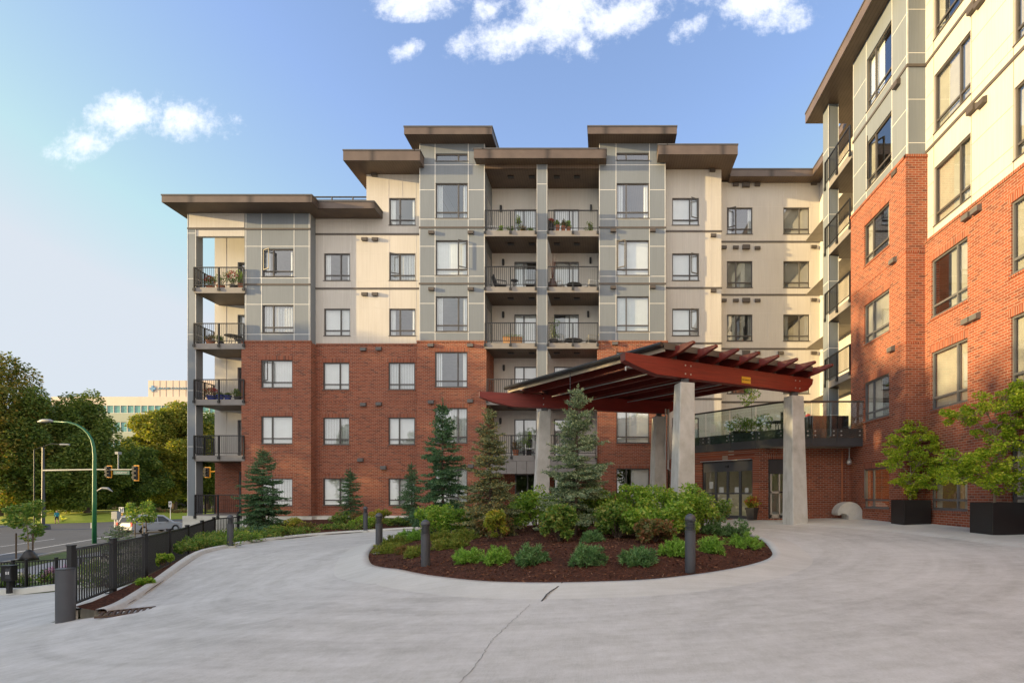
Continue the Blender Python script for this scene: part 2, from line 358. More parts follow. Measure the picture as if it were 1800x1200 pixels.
# ------------------------------------------------------------------ terrain
def sm(a, b, x):
    t = min(1, max(0, (x-a)/(b-a))); return t*t*(3-2*t)
def G(x, y, low=False):
    yy = min(y, 9.3) if low else min(y, 24)
    k = 1.0 if low else 1-sm(10, 16, y)
    return max(-2.3, -.1+.035*x+.012*yy-.09*max(0, -x-4)*k)
def gp(px, py):
    """point of the driveway seen at a photo pixel"""
    m_ = (px-VX)/F; Y = 10.
    for _ in range(40):
        Y = .5*Y+.5*(HC-G(m_*Y, Y))*F/max(8, py-VY)
    return Vector((m_*Y, Y, G(m_*Y, Y)))
EDGE = [(9.3,-8.85),(9.8,-9.07),(11,-9.8),(12.8,-10.7),(15.2,-11.75),(16.8,-12.15),(18.2,-12.5),(19.4,-12.4),(21.2,-11.6),(22.3,-9.9),(23.4,-7.6),(24.6,-4.2),(25.4,-.5),(25.6,3.0)]
def xl(y):
    for (a, xa), (b, xb) in zip(EDGE, EDGE[1:]):
        if y <= b: return xa+(xb-xa)*max(0, (y-a)/(b-a))
    return 3.0
mb = MB()
def sheet(mb, rows, low=False, dz=0.0, mi=0):
    vs = []; fs = []; k = len(rows[0][1])
    for y, xs in rows:
        for x in xs: vs.append((x, y, G(x, y, low)+dz))
    for i in range(len(rows)-1):
        for j in range(k-1): fs.append((i*k+j, i*k+j+1, (i+1)*k+j+1, (i+1)*k+j))
    mb.add(vs, fs, mi)
def lin(a, b, n): return [a+(b-a)*i/(n-1) for i in range(n)]
sheet(mb, [(y, lin(-40, 12, 209)) for y in lin(-14, 9.3, 80)])
sheet(mb, [(y, lin(xl(y), 12, 110)) for y in lin(9.3, 25.6, 100)])
sheet(mb, [(y, lin(3, 12, 12)) for y in lin(25.6, 29, 4)])
drive = setp(mb.build('driveway', m_conc, smooth=True), kind='structure')
# lower ground west of the fence, out to the horizon
FENCE = [(-9.6,9.4),(-10.45,11.1),(-11.45,13.0),(-12.95,15.5),(-14.0,17.5),(-15.2,19.7),(-16.1,21.5),(-16.3,23.2)]
def fx(y):
    for (xa, a), (xb, b) in zip(FENCE, FENCE[1:]):
        if y <= b: return xa+(xb-xa)*max(0, (y-a)/(b-a))
    return -16.3
mb = MB()
sheet(mb, [(y, [-900,-400,-160]+lin(-60, -40.0, 8)) for y in lin(-60, 9.3, 12)], True, -.04)
sheet(mb, [(y, [-900,-400,-160]+lin(-60, -22, 8)+lin(-21, fx(y)-.05, 12)) for y in lin(9.3, 29, 30)], True, -.04)
sheet(mb, [(y, [-900,-400,-160,-60,-22,-16.5,60,300,900]) for y in (29,60,120,300,900,1500)], True, -.04)
m_lawn = NT('ground_grass'); p_ = m_lawn.geo().outputs['Position']
m_lawn.col(m_lawn.ramp(m_lawn.noise(p_, 1.2, 6, .7), [(.3,(.055,.085,.018)),(.6,(.10,.14,.03)),(.8,(.16,.15,.05))])); m_lawn.bump(m_lawn.noise(p_, 30, 3), .5, .05); m_lawn = m_lawn.set(.9)
setp(mb.build('ground', m_lawn), kind='structure')
# lower lane of the drive in front of the lower fence
mb = MB(); sheet(mb, [(y, lin(-40, fx(y)-.28, 24)) for y in lin(9.3, 19.55, 22)], True, .0)
setp(mb.build('lower_lane', m_conc, smooth=True), kind='structure')
# road strips: t along the road direction, n across it
RD = Vector((-.43,.90,0)).normalized(); RN = Vector((-.90,-.43,0)).normalized()
def rp(t, n, z=0): p = RD*t+RN*n; return (p.x, p.y, -2.3+z)
def strip(mb, n0, n1, t0, t1, z, mi=0): mb.quad(rp(t0,n0,z), rp(t0,n1,z), rp(t1,n1,z), rp(t1,n0,z), mi)
mb = MB(); strip(mb, 17.3, 37.5, -40, 400, .02)
p0 = rp(62, 17.3, .02); mb.quad(rp(52,8,.016), rp(52,18,.016), rp(72,18,.016), rp(72,8,.016))
setp(mb.build('street', m_asph), kind='structure')
mb = MB(); strip(mb, 19.75, 19.9, -40, 62, .026); strip(mb, 22.9, 23.0, -40, 60, .026)
for k in range(14): strip(mb, 31.0, 31.12, -10+k*6, -7+k*6, .026)
setp(mb.build('lane_marking', m_white), kind='structure')
mb = MB(); strip(mb, 12.4, 15.2, -6, 51, .018)
m_walk = concrete('pavement_concrete', (.33,.33,.335), broom=False); setp(mb.build('pavement', m_walk), kind='structure')
mb = MB()
def rbox(mb, n0, n1, t0, t1, z0, z1, mi=0):
    mb.hexa((rp(t0,n0,z0),rp(t1,n0,z0),rp(t1,n1,z0),rp(t0,n1,z0),rp(t0,n0,z1),rp(t1,n0,z1),rp(t1,n1,z1),rp(t0,n1,z1)), mi)
rbox(mb, 17.1, 17.28, -40, 51, -.1, .12); rbox(mb, 37.52, 37.75, -40, 200, -.1, .13); rbox(mb, 25.4, 26.3, -40, 48, -.1, .14)
setp(mb.build('street_kerb', m_walk), kind='structure')
# planting bed between drive edge, fence and building
outer = [(-9.5,9.35),(-9.62,9.8),(-10.3,11.1),(-11.3,12.9),(-12.7,15.3),(-13.8,17.2),(-14.6,18.8),(-15.1,19.7),(-16.0,21.5),(-16.2,24.5),(-12,27.6),(-6,27.9),(-2,27.9),(3.0,27.9)]
mb = MB(); vs = []; fs = []
for (y, x), (ox, oy) in zip(EDGE, outer):
    z0 = G(x, y)
    zo = -.62 if oy < 18 else (-.5 if oy < 23 else .05)
    if oy > 26: zo = .18
    for k in range(6):
        t = k/5; vs.append((x+(ox-x)*t, y+(oy-y)*t, z0+.05+(zo-z0-.02)*t+(.06*math.sin(3.14*t) if oy > 20 else 0)))
for i in range(len(EDGE)-1):
    for k in range(5): fs.append((i*6+k, i*6+k+1, (i+1)*6+k+1, (i+1)*6+k))
mb.add(vs, fs)
for a, b in ((-16.2,-12),): mb.quad((a,24.5,.0),(b,24.5,.0),(b,28.2,.1),(a,28.2,.1))
m_mulch = NT('mulch'); p_ = m_mulch.geo().outputs['Position']
mvor = m_mulch.n('ShaderNodeTexVoronoi'); mvor.inputs['Scale'].default_value = 26; m_mulch.l(m_mulch.mapped(p_, (1,1.0,1)), mvor.inputs['Vector'])
m_mulch.col(m_mulch.mixc(.5, m_mulch.ramp(mvor.outputs['Color'], [(.1,(.035,.015,.010)),(.5,(.085,.034,.020)),(.9,(.17,.07,.04))]), m_mulch.ramp(m_mulch.noise(p_, 3, 6, .7), [(.3,(.03,.014,.010)),(.7,(.12,.045,.026))])))
m_mulch.bump(mvor.outputs['Distance'], .9, .03); m_mulch = m_mulch.set(.95, 0, .2)
setp(mb.build('planting_bed', m_mulch, smooth=True), kind='structure')
# kerb along the drive's outer edge
def loftstrip(mb, pts, prof, close=False, mi=0, ground=False):
    """pts: plan polyline (x,y,z); prof: list of (offset to the left, height)"""
    n = len(pts); k = len(prof); vs = []; fs = []
    for i, p in enumerate(pts):
        a = Vector(pts[(i-1)%n] if close or i > 0 else pts[0]); b = Vector(pts[(i+1)%n] if close or i < n-1 else pts[-1])
        d = (b-a); d.z = 0; d.normalize(); nl = Vector((-d.y, d.x, 0))
        for o_, h in prof: q = Vector(p)+nl*o_; vs.append((q.x, q.y, (G(q.x,q.y) if ground else p[2])+h))
    for i in range(n if close else n-1):
        for j in range(k-1):
            i2 = (i+1) % n; fs.append((i*k+j, i*k+j+1, i2*k+j+1, i2*k+j))
    mb.add(vs, fs, mi)
def smooth_line(pts, m=4, close=False):
    n = len(pts); res = []
    rng_ = range(n) if close else range(n-1)
    for i in rng_:
        P = [Vector(pts[(i+j) % n] if close else pts[min(max(i+j,0),n-1)]) for j in (-1,0,1,2)]
        for k in range(m):
            t = k/m
            res.append(.5*((2*P[1])+(-P[0]+P[2])*t+(2*P[0]-5*P[1]+4*P[2]-P[3])*t*t+(-P[0]+3*P[1]-3*P[2]+P[3])*t**3))
    if not close: res.append(Vector(pts[-1]))
    return res
ed = smooth_line([(x, y, 0) for y, x in EDGE], 4)
ed = [(p.x, p.y, G(p.x, p.y)) for p in ed]
mb = MB(); loftstrip(mb, ed, [(-.34,.004),(-.02,.03),(.03,.11),(.06,.125),(.17,.125),(.19,.05),(.19,-.2)])
setp(mb.build('drive_kerb', m_kerb, smooth=False), kind='structure')
# round island: mulch mound and kerb ring
ISL = [(-6.4,14.2),(-5.35,11.9),(-4.56,10.75),(-3.72,9.8),(-3.01,9.12),(-2.03,8.42),(-1.12,8.08),(-.2,7.97),(.75,8.02),(1.75,8.5),(2.6,9.2),(3.2,10.1),(3.62,11.6),(3.95,13.6),(3.7,16.0),(2.6,18.2),(.6,19.9),(-2.2,20.8),(-5.0,20.4),(-6.7,18.6),(-6.95,16.4)]
isl = smooth_line([(x, y, 0) for x, y in ISL], 5, True)
isl = [Vector((p.x, p.y, G(p.x, p.y))) for p in isl]
mb = MB(); loftstrip(mb, isl, [(0,-.05),(0,.10),(-.16,.105),(-.2,.09),(-.55,.02),(-.85,-.012)][::-1], True, 0, True)
setp(mb.build('island_kerb', m_kerb, smooth=True), kind='structure')
mb = MB(); ic = Vector((-1.2,13.8,0)); vs = []; fs = []; K = 14; n = len(isl)
rng = random.Random(3)
def island_z(x, y):
    d = min((Vector((x,y))-Vector((p.x,p.y))).length for p in isl)
    return G(x, y)+.07+.26*sm(0, 2.4, d)
for p in isl:
    for k in range(K+1):
        t = k/K; x = p.x+(ic.x-p.x)*t; y = p.y+(ic.y-p.y)*t
        vs.append((x, y, island_z(x, y)+(rng.uniform(-.02,.02) if 0 < k < K else 0)))
for i in range(n):
    for k in range(K): a = i*(K+1)+k; b = ((i+1)%n)*(K+1)+k; fs.append((a, b, b+1, a+1))
mb.add(vs, fs); setp(mb.build('island_bed', m_mulch, smooth=True), kind='structure')
# loose bark chips
nr = np.random.default_rng(5); cc = []
import bisect
poly = [(p.x, p.y) for p in isl]
def inside(x, y):
    r = False; j = len(poly)-1
    for i in range(len(poly)):
        xi, yi = poly[i]; xj, yj = poly[j]
        if (yi > y) != (yj > y) and x < (xj-xi)*(y-yi)/(yj-yi)+xi: r = not r
        j = i
    return r
while len(cc) < 7000:
    x, y = nr.uniform(-7,4), 8+nr.beta(1,2)*10
    if inside(x, y): cc.append((x, y, island_z(x, y)+nr.uniform(0,.02)))
m_chip = leaf('bark_chip', [(.03,.012,.008),(.10,.04,.022),(.16,.065,.035),(.28,.15,.09)], 0, .9)
dd = nr.normal(size=(7000,3)); dd[:,2] *= .25
o = cards('bark_mulch', cc, dd, nr.uniform(.03,.09,7000), nr.uniform(.01,.03,7000), m_chip, rng=nr); setp(o, kind='stuff', label='reddish brown bark chips covering the round island bed', cat='mulch')
# low walls: concrete upstand under the fence, kerb of the lower bed
mb = MB(); fp = smooth_line([(x, y, 0) for x, y in FENCE], 3)
def ftop(y): return -.66-.1*sm(9.4,16,y)+.12*sm(17,23,y)
fw = [(p.x, p.y, ftop(p.y)) for p in fp]
loftstrip(mb, fw, [(-.12,-.6),(-.12,0),(.14,0),(.14,-2.6)])
mb.box(-16.42,-16.2,23.1,27.9,-2.4,-.3); a, b = fw[0], fw[1]; mb.box(a[0]-.13,a[0]+.11,a[1]-.02,a[1]+.01,-1.2,a[2])
solo(mb, 'retaining_wall', m_kerb, 'low concrete upstand carrying the black fence beside the driveway', 'wall', (a[0],a[1],-.9))

# hairline cracks and saw cuts in the slab
mb = MB()
def crack(pts, w, seed):
    rr = random.Random(seed); P_ = smooth_line([gp(*q) for q in pts], 14); prev = None
    for i, q in enumerate(P_):
        d = (P_[min(i+1,len(P_)-1)]-P_[max(i-1,0)]); n_ = Vector((-d.y, d.x, 0)).normalized(); c = q+n_*rr.uniform(-.012,.012); ww = w*rr.uniform(.4,1.1)
        a, b = c+n_*ww, c-n_*ww; a = (a.x,a.y,G(a.x,a.y)+.005); b = (b.x,b.y,G(b.x,b.y)+.005)
        if prev: mb.quad(prev[0], prev[1], b, a)
        prev = (a, b)
crack([(932,1062),(900,1092),(868,1122),(842,1160),(800,1210)], .003, 1)
crack([(1400,985),(1392,1000),(1352,1016)], .004, 3)
setp(mb.build('slab_crack', plain('crack_dark', (.16,.155,.15), .9)), kind='structure')
mb = MB()
for i in range(len(isl)):
    p = isl[i]; k = isl[(i+1) % len(isl)]; d = (k-p); n_ = Vector((-d.y,d.x,0)).normalized()
a = Vector((-.66,7.98,0)); c = Vector((-.9,7.15,0)); w_ = .012; d = (c-a).normalized(); s_ = Vector((-d.y,d.x,0))
for k in range(6):
    p = a+(c-a)*k/6+s_*.02*math.sin(k*1.3); q = a+(c-a)*(k+1)/6+s_*.02*math.sin((k+1)*1.3)
    zz = lambda v_: G(v_.x,v_.y)+.115-.115*min(1,max(0,(8.0-v_.y)/.84))
    mb.quad(p-s_*w_+Vector((0,0,zz(p))), p+s_*w_+Vector((0,0,zz(p))), q+s_*w_+Vector((0,0,zz(q))), q-s_*w_+Vector((0,0,zz(q))))
setp(mb.build('kerb_crack', plain('crack_black', (.05,.048,.045), .9)), kind='structure')

# flush walk with a rolled kerb along the wing and the entrance
we = smooth_line([(8.75,-6,0),(8.75,6,0),(8.72,10.9,0),(8.62,12.1,0),(8.5,13.6,0),(8.1,15.7,0),(7.06,18.3,0),(6.0,20.4,0),(5.35,22.1,0)], 6)
mb = MB(); loftstrip(mb, [(p.x,p.y,G(p.x,p.y)) for p in we], [(.22,-.01),(.12,.012),(.0,.04),(-.12,.048),(-.6,.05),(-3.4,.05)])
setp(mb.build('entrance_walk', m_kerb, smooth=True), kind='structure')
# ------------------------------------------------------------------ the apartment building
bld = thing('apartment_building', 'six storey apartment block of red brick and grey cream panels with brown flat eaves', 'building', (0, 28, .35))
def PY(Y): return lambda u, z, d: (u, Y+d, z)          # wall facing the drive
def PX(X): return lambda u, z, d: (X+d, u, z)          # wing wall, u runs away from the viewer
def PL(a, b):                                            # wall along a plan line, inward to the left of a->b
    a = Vector((*a,0)); b = Vector((*b,0)); t = (b-a).normalized(); n_ = Vector((-t.y, t.x, 0))
    return lambda u, z, d: (a.x+t.x*u+n_.x*d, a.y+t.y*u+n_.y*d, z)
rw = random.Random(11)
def wall(mb, P, u0, u1, z0, z1, holes=(), depth=.2, mi=0, off=0.0):
    hs = [h for h in holes if h[0] < u1 and h[1] > u0 and h[2] < z1 and h[3] > z0]
    us = sorted({u0, u1, *[min(max(x, u0), u1) for h in hs for x in h[:2]]}); zs = sorted({z0, z1, *[min(max(x, z0), z1) for h in hs for x in h[2:4]]})
    for i in range(len(us)-1):
        for j in range(len(zs)-1):
            uc, zc = (us[i]+us[i+1])/2, (zs[j]+zs[j+1])/2
            if any(h[0] < uc < h[1] and h[2] < zc < h[3] for h in hs): continue
            mb.quad(P(us[i],zs[j],off), P(us[i+1],zs[j],off), P(us[i+1],zs[j+1],off), P(us[i],zs[j+1],off), mi)
    for h in hs:
        a, b, c, d = h[:4]
        for q in (((a,c),(a,d)),((b,c),(b,d)),((a,c),(b,c)),((a,d),(b,d))):
            (ua,za),(ub,zb) = q
            mb.quad(P(ua,za,off), P(ub,zb,off), P(ub,zb,depth), P(ua,za,depth), mi)
def soldier(mb, P, h, off, mi):
    a, b, c, d = h[:4]
    mb.pbox(P, a-.07, b+.07, d+.004, d+.225, off-.006, off+.03, mi)
    mb.pbox(P, a-.05, b+.05, c-.085, c-.004, off-.03, off+.05, mi)
def window(P, h, f=.6, trans=.2, opened=None, blind=None, frame=None, off=0.0, curtain=False):
    a, b, c, d = h[:4]; fr = frame or m_frame
    mb = MB(); t = .052; D0, D1 = off+.045, off+.115
    mb.pbox(P, a, a+t, c, d, D0, D1); mb.pbox(P, b-t, b, c, d, D0, D1)
    mb.pbox(P, a+t, b-t, c, c+t, D0, D1); mb.pbox(P, a+t, b-t, d-t, d, D0, D1)
    mb.pbox(P, a-.03, b+.03, c-.028, c-.001, off-.035, off+.05)
    um = a+(b-a)*f if f else None; zt = c+(d-c)*trans if trans else None
    if um: mb.pbox(P, um-t*.62, um+t*.62, c+t, d-t, D0+.003, D1-.003)
    if zt: mb.pbox(P, a+t, b-t, zt-t*.6, zt+t*.6, D0+.006, D1-.006)
    w = mb.build('window', fr, bld)
    g = MB(); g.quad(P(a+t,c+t,off+.085), P(b-t,c+t,off+.085), P(b-t,d-t,off+.085), P(a+t,d-t,off+.085)); g.build('pane', m_glass, w)
    if opened and um and zt:
        lo, hi = (a+t, um) if (um-a) < (b-um) else (um, b-t)
        s_ = MB(); ww = hi-lo; ang = R(28)
        hinge, sg = (hi, -1) if opened == 'l' else (lo, 1)
        def Q(u_, z_, d_): return P(hinge+sg*u_*math.cos(ang), z_, off+.03-u_*math.sin(ang)-d_)
        z0_, z1_ = zt+.04, d-.05
        for (x0,x1,y0,y1) in ((0,.05,z0_,z1_),(ww-.05,ww,z0_,z1_),(.05,ww-.05,z0_,z0_+.05),(.05,ww-.05,z1_-.05,z1_)): s_.pbox(Q, x0,x1,y0,y1,0,.04)
        sa = s_.build('casement', fr, w)
    bl = blind or rw.choice(['full','full','part','side','none','full'])
    if bl != 'none':
        bm_ = MB()
        segs = [(a+.02,b-.02)] if bl == 'full' else ([(a+.02, a+(b-a)*.55)] if bl == 'part' else [(a+.02, a+(b-a)*.2),(b-(b-a)*.16, b-.02)])
        if bl == 'part' and rw.random() < .5: segs = [(b-(b-a)*.55, b-.02)]
        sw = .085; ang = rw.uniform(.45,.8) if curtain else rw.uniform(.12, .55)
        for s0, s1 in segs:
            k = max(2, int((s1-s0)/sw))
            for i in range(k):
                uc = s0+(i+.5)*(s1-s0)/k; hw = sw*.56
                x0, x1 = uc-hw*math.cos(ang), uc+hw*math.cos(ang); y0, y1 = hw*math.sin(ang), -hw*math.sin(ang)
                bm_.quad(P(x0,c+.02,off+.18+y0), P(x1,c+.02,off+.18+y1), P(x1,d-.02,off+.18+y1), P(x0,d-.02,off+.18+y0))
        bm_.build('blind', m_curtain if curtain else m_blind, w)
    return w
def vent(P, u_, z, off=0.0, s=1.0, grey=False):
    mb = MB(); w = .15*s; h = .2*s
    mb.hexa((P(u_-w,z-h/2,off-.14*s),P(u_+w,z-h/2,off-.14*s),P(u_+w,z-h/2,off),P(u_-w,z-h/2,off),P(u_-w,z+h/2-.05,off-.14*s),P(u_+w,z+h/2-.05,off-.14*s),P(u_+w,z+h/2,off),P(u_-w,z+h/2,off)))
    mb.build('vent_hood', m_ventb if grey else m_vent, bld)
def joints(P, us, zs, u0, u1, z0, z1, holes, name, mat, off=0.0, w=.016):
    """pale reveal strips, left out across windows"""
    mb = MB()
    def spans(lo, hi, cuts):
        res = [(lo, hi)]
        for c0, c1 in cuts:
            nr_ = []
            for a, b in res:
                if c1 <= a or c0 >= b: nr_.append((a, b)); continue
                if c0 > a: nr_.append((a, c0))
                if c1 < b: nr_.append((c1, b))
            res = nr_
        return [q for q in res if q[1]-q[0] > .03]
    for u_ in us:
        for a, b in spans(z0, z1, [(h[2]-.03, h[3]+.02) for h in holes if h[0]-.01 < u_ < h[1]+.01]): mb.pbox(P, u_-w, u_+w, a, b, off-.007, off+.01)
    for z in zs:
        for a, b in spans(u0, u1, [(h[0]-.03, h[1]+.03) for h in holes if h[2]-.03 < z < h[3]+.01]): mb.pbox(P, a, b, z-w*.9, z+w*.9, off-.004, off+.01)
    return mb.build(name, mat, bld)
def bands(P, u0, u1, zs, off=0.0):
    for z in zs: mb = MB(); mb.pbox(P, u0, u1, z-.045, z+.045, off-.035, off+.01); mb.build('floor_band', m_band, bld)
FZ = [.37, 3.52, 6.5, 9.48, 12.46, 15.44]
ZB = 9.55                                                # top of the brick on the main front
def wins(pxa, pxb, Y, zs, h): return [(xat(pxa,Y), xat(pxb,Y), z, z+h) for z in zs]
TZ = [.95, 4.17, 7.15, 10.15, 13.15, 16.2]; MZ = [.84, 4.14, 7.13, 10.09, 13.1, 16.12]
# --- left bay
h_lb = wins(461,516,28,[.82,4.13,7.12,10.09,13.09],1.48)
YB = 28.0; P0 = PY(YB)
XL0, XL1 = -19.33, -15.83
mb = MB()
wall(mb, P0, XL0, XL1, ZB, 16.5, h_lb); mb.quad((XL1,28,ZB),(XL1,28.56,ZB),(XL1,28.56,16.5),(XL1,28,16.5)); mb.quad((XL0,28,ZB),(XL0,29.8,ZB),(XL0,29.8,16.5),(XL0,28,16.5))
# --- towers
h_t1 = wins(765.5,822.5,28,TZ,1.88)+[(xat(765.5,28),xat(822.5,28),19.26,19.66)]
h_t2 = wins(1083.5,1141,28,TZ,1.88)+[(xat(1083.5,28),xat(1141,28),19.3,19.7)]
T1a, T1b, T2a, T2b = -9.98, -6.47, -.37, 3.2
mb.build('grey_panel_wall', m_grey, bld)
for (a, b, hh, yl, yr) in ((T1a,T1b,h_t1,28.56,29.8),(T2a,T2b,h_t2,29.8,28.56)):
    mb = MB()
    wall(mb, P0, a, b, ZB, 20.25, hh)
    mb.quad((a,28,ZB),(a,yl,ZB),(a,yl,20.25),(a,28,20.25)); mb.quad((b,28,ZB),(b,yr,ZB),(b,yr,20.25),(b,28,20.25))
    x = a if a < -5 else b; mb.quad((x,28.56,18),(x,40,18),(x,40,20.25),(x,28.56,20.25)); mb.build('grey_panel_wall', m_grey, bld)
# --- recessed middle and right walls
YM = 28.55; P1 = PY(YM); XM1 = -13.06
h_m = wins(569.5,615.5,YM,MZ[:5],1.48)+wins(684,730.5,YM,MZ,1.48)
mb = MB()
wall(mb, P1, XL1, XM1, ZB, 16.5, h_m); wall(mb, P1, XM1, T1a, ZB, 18.93, h_m)
mb.quad((XM1,YM,16.4),(XM1,40,16.4),(XM1,40,18.93),(XM1,YM,18.93))
XR1 = 6.3; YBW = 29.53; P2 = PY(YBW); XW0 = 12.07
h_r = wins(1181.5,1228.5,YM,MZ[1:],1.48)
m_w = mb.build('cream_panel_wall', m_cream, bld); mb = MB(); wall(mb, P1, T2b, XR1, 3.2, 19.2, h_r); mb.quad((XR1,YM,3.2),(XR1,YBW,3.2),(XR1,YBW,19.2),(XR1,YM,19.2))
m_w = mb.build('cream_panel_wall', m_cream, bld)
mb = MB()
h_b = wins(1277.7,1322.7,YBW,MZ[2:],1.5)+wins(1377,1423,YBW,MZ[2:],1.5)
door_t = (xat(1372,YBW), xat(1417,YBW), 3.95, 6.1)
wall(mb, P2, XR1, XW0, 3.2, 19.05, h_b+[door_t])
# recess wall of the wing behind its balconies
Pw0 = PX(XW0)
h_w0 = [(28.0,29.1,z,z+1.5) for z in MZ[2:]]
h_wd = [(21.75,23.9,z+.02,z+2.2) for z in FZ[2:]]
wall(mb, Pw0, 21.2, YBW, 3.2, 19.05, h_w0+h_wd)
mb.build('cream_panel_wall', m_cream, bld)
# --- brick of the main front (stands proud of the panels)
bo = -.1
mb = MB()
def brickwall(P, a, b, z0, z1, hh, off=bo):
    wall(mb, P, a, b, z0, z1, hh, depth=.16, mi=0, off=off)
    for h in hh:
        if h[3] < z1 and h[2] > z0 and a <= h[0] and h[1] <= b: soldier(mb, P, h, off, 1)
    mb.pbox(P, a-.012, b+.012, z1, z1+.09, off-.03, .0, 1)
for (a, b, hh, l, r) in ((XL0,XL1,h_lb,29.8,28.46),(T1a,T1b,h_t1,28.46,29.8),(T2a,T2b,h_t2,29.8,28.46)):
    a_, b_ = a-.1, b+.1
    brickwall(P0, a_, b_, .3, ZB, hh)
    for x, y in ((a_, l),(b_, r)):
        mb.quad((x,28+bo,.3),(x,y,.3),(x,y,ZB),(x,28+bo,ZB)); mb.quad((x,28+bo,ZB),(x,y,ZB),(x+(.1 if x==a_ else -.1),y,ZB),(x+(.1 if x==a_ else -.1),28+bo,ZB))
brickwall(P1, XL1+.1, T1a-.1, .3, ZB, h_m)
# grooves in the brickwork
for P, a, b, off in ((P0,XL0-.1,XL1+.1,bo),(P1,XL1+.1,T1a-.1,bo),(P0,T1a-.1,T1b+.1,bo),(P0,T2a-.1,T2b+.1,bo)):
    mb.pbox(P, a, b, 6.42, 6.5, off-.008, off+.02, 1)
# ground floor recesses
wall(mb, PY(29.72), -22.2, -19.4, .3, 3.3, [(-20.85,-19.45,.5,2.75)]); wall(mb, PY(29.72), T1b, T2a, .3, 3.3, [(xat(905,29.72),xat(942,29.72),.42,2.6),(xat(974,29.72),xat(1017,29.72),.42,2.6)])
mb.quad((-22.2,29.72,.3),(-22.2,45,.3),(-22.2,45,3.4),(-22.2,29.72,3.4))
mb.build('brick_wall', [m_brick, m_soldier], bld)
mb = MB(); mb.box(-22.6,-15.7,27.93,28.4,-2.4,.3); mb.box(-22.6,-19.45,28.4,29.8,-2.4,.31); mb.box(XL1+.1,T1a-.1,28.48,28.9,-1,.3); mb.box(T1a-.12,T1b+.12,27.88,28.4,-1,.3); mb.box(T1b+.12,T2a-.12,27.6,29.72,-1,.36)
mb.box(T2a-.12,T2b+.12,27.88,28.4,-1,.3); mb.box(-22.2,-15.7,28.4,45,-2.4,.29)
mb.build('foundation', m_cast, bld)
# --- back walls of the balconies
mb = MB()
lb_d = [(-20.9,-19.45,z,z+2.15) for z in FZ[1:5]]
wall(mb, PY(29.7), -22.2, -19.3, 3.3, 16.5, lb_d); mb.quad((-22.2,29.7,3.3),(-22.2,45,3.3),(-22.2,45,16.5),(-22.2,29.7,16.5))
mb.build('balcony_back_wall', m_wall_in, bld); mb = MB(); YC = 29.75; PC = PY(YC)
cd = [(xat(904,YC),xat(943.5,YC),z,z+2.2) for z in FZ[1:]]+[(xat(973.6,YC),xat(1017.5,YC),z,z+2.2) for z in FZ[1:]]
wall(mb, PC, T1b, T2a, 3.2, 19.0, cd)
mb.build('balcony_back_wall', m_wall_in, bld)
mb = MB(); mb.box(-21.565,-21.535,29.69,29.72,3.5,16.4); mb.build('wall_joint', m_joint2, bld)
for px in (902,1019,973): mb = MB(); x = xat(px,YC); mb.box(x-.014,x+.014,YC-.008,YC+.02,3.5,18.8); mb.build('wall_joint', m_joint2, bld)
def patio_door(P, h, f=.45, blind='full', curtain=False):
    w = window(P, h, f, .16, None, blind, m_framel, 0, curtain); w.name = 'patio_door'; return w
for h in lb_d: patio_door(PY(29.7), h, .5, rw.choice(['full','part','none']))
for h in cd: patio_door(PC, h, .42 if h[0] < -4 else .62, rw.choice(['full','full','part']))
patio_door(PY(29.72), (-20.85,-19.45,.5,2.75), .5, 'full'); patio_door(PY(29.72), (xat(905,29.72),xat(942,29.72),.42,2.6), .6, 'none'); patio_door(PY(29.72), (xat(974,29.72),xat(1017,29.72),.42,2.6), .6, 'none')
for h in h_wd: patio_door(Pw0, h, .5, 'part')
patio_door(P2, door_t, .5, 'part')
# side doors of the centre balconies, seen edge on in the tower's return wall
for z in FZ[1:]:
    d_ = MB(); d_.box(T1b-.004, T1b+.03, 28.35, 29.35, z+.02, z+2.15); w = d_.build('side_door', m_framel, bld)
    g = MB(); g.quad((T1b+.034,28.43,z+.1),(T1b+.034,29.27,z+.1),(T1b+.034,29.27,z+2.07),(T1b+.034,28.43,z+2.07)); g.build('pane', m_glass, w)
# --- windows
for i, h in enumerate(h_lb): window(P0, h, .34, opened='r' if i == 4 else ('r' if i == 2 else None), blind=['full','full','full','full','side'][i], off=bo if h[3] < ZB else 0)
for i, h in enumerate(h_m):
    c2 = i >= 5; k = i-5 if c2 else i
    window(P1, h, .4 if c2 else .63, blind=(['full','full','full','side','full','side'] if c2 else ['full','full','full','full','side'])[k], off=bo if h[3] < ZB else 0, opened='l' if (c2 and k in (4,)) else None)
for i, h in enumerate(h_t1): window(P0, h, .7, trans=.18 if i < 6 else None, blind=['full','full','side','side','full','side','none'][i], off=bo if h[3] < ZB else 0, opened='l' if i == 4 else None)
for i, h in enumerate(h_t2): window(P0, h, .3, trans=.18 if i < 6 else None, blind=['part','full','full','full','full','side','none'][i], off=bo if h[3] < ZB else 0, opened='r' if i == 4 else None)
for i, h in enumerate(h_r): window(P1, h, .66, opened='l' if i in (2,3,4) else None, blind='full')
for i, h in enumerate(h_b): window(P2, h, .36 if i < 4 else .62, opened='r' if i == 3 else None, blind=['side','side','full','side','side','side','full','full'][i], curtain=i in (1,2,4,5,6,7))
for h in h_w0: window(Pw0, h, .5, blind='full')
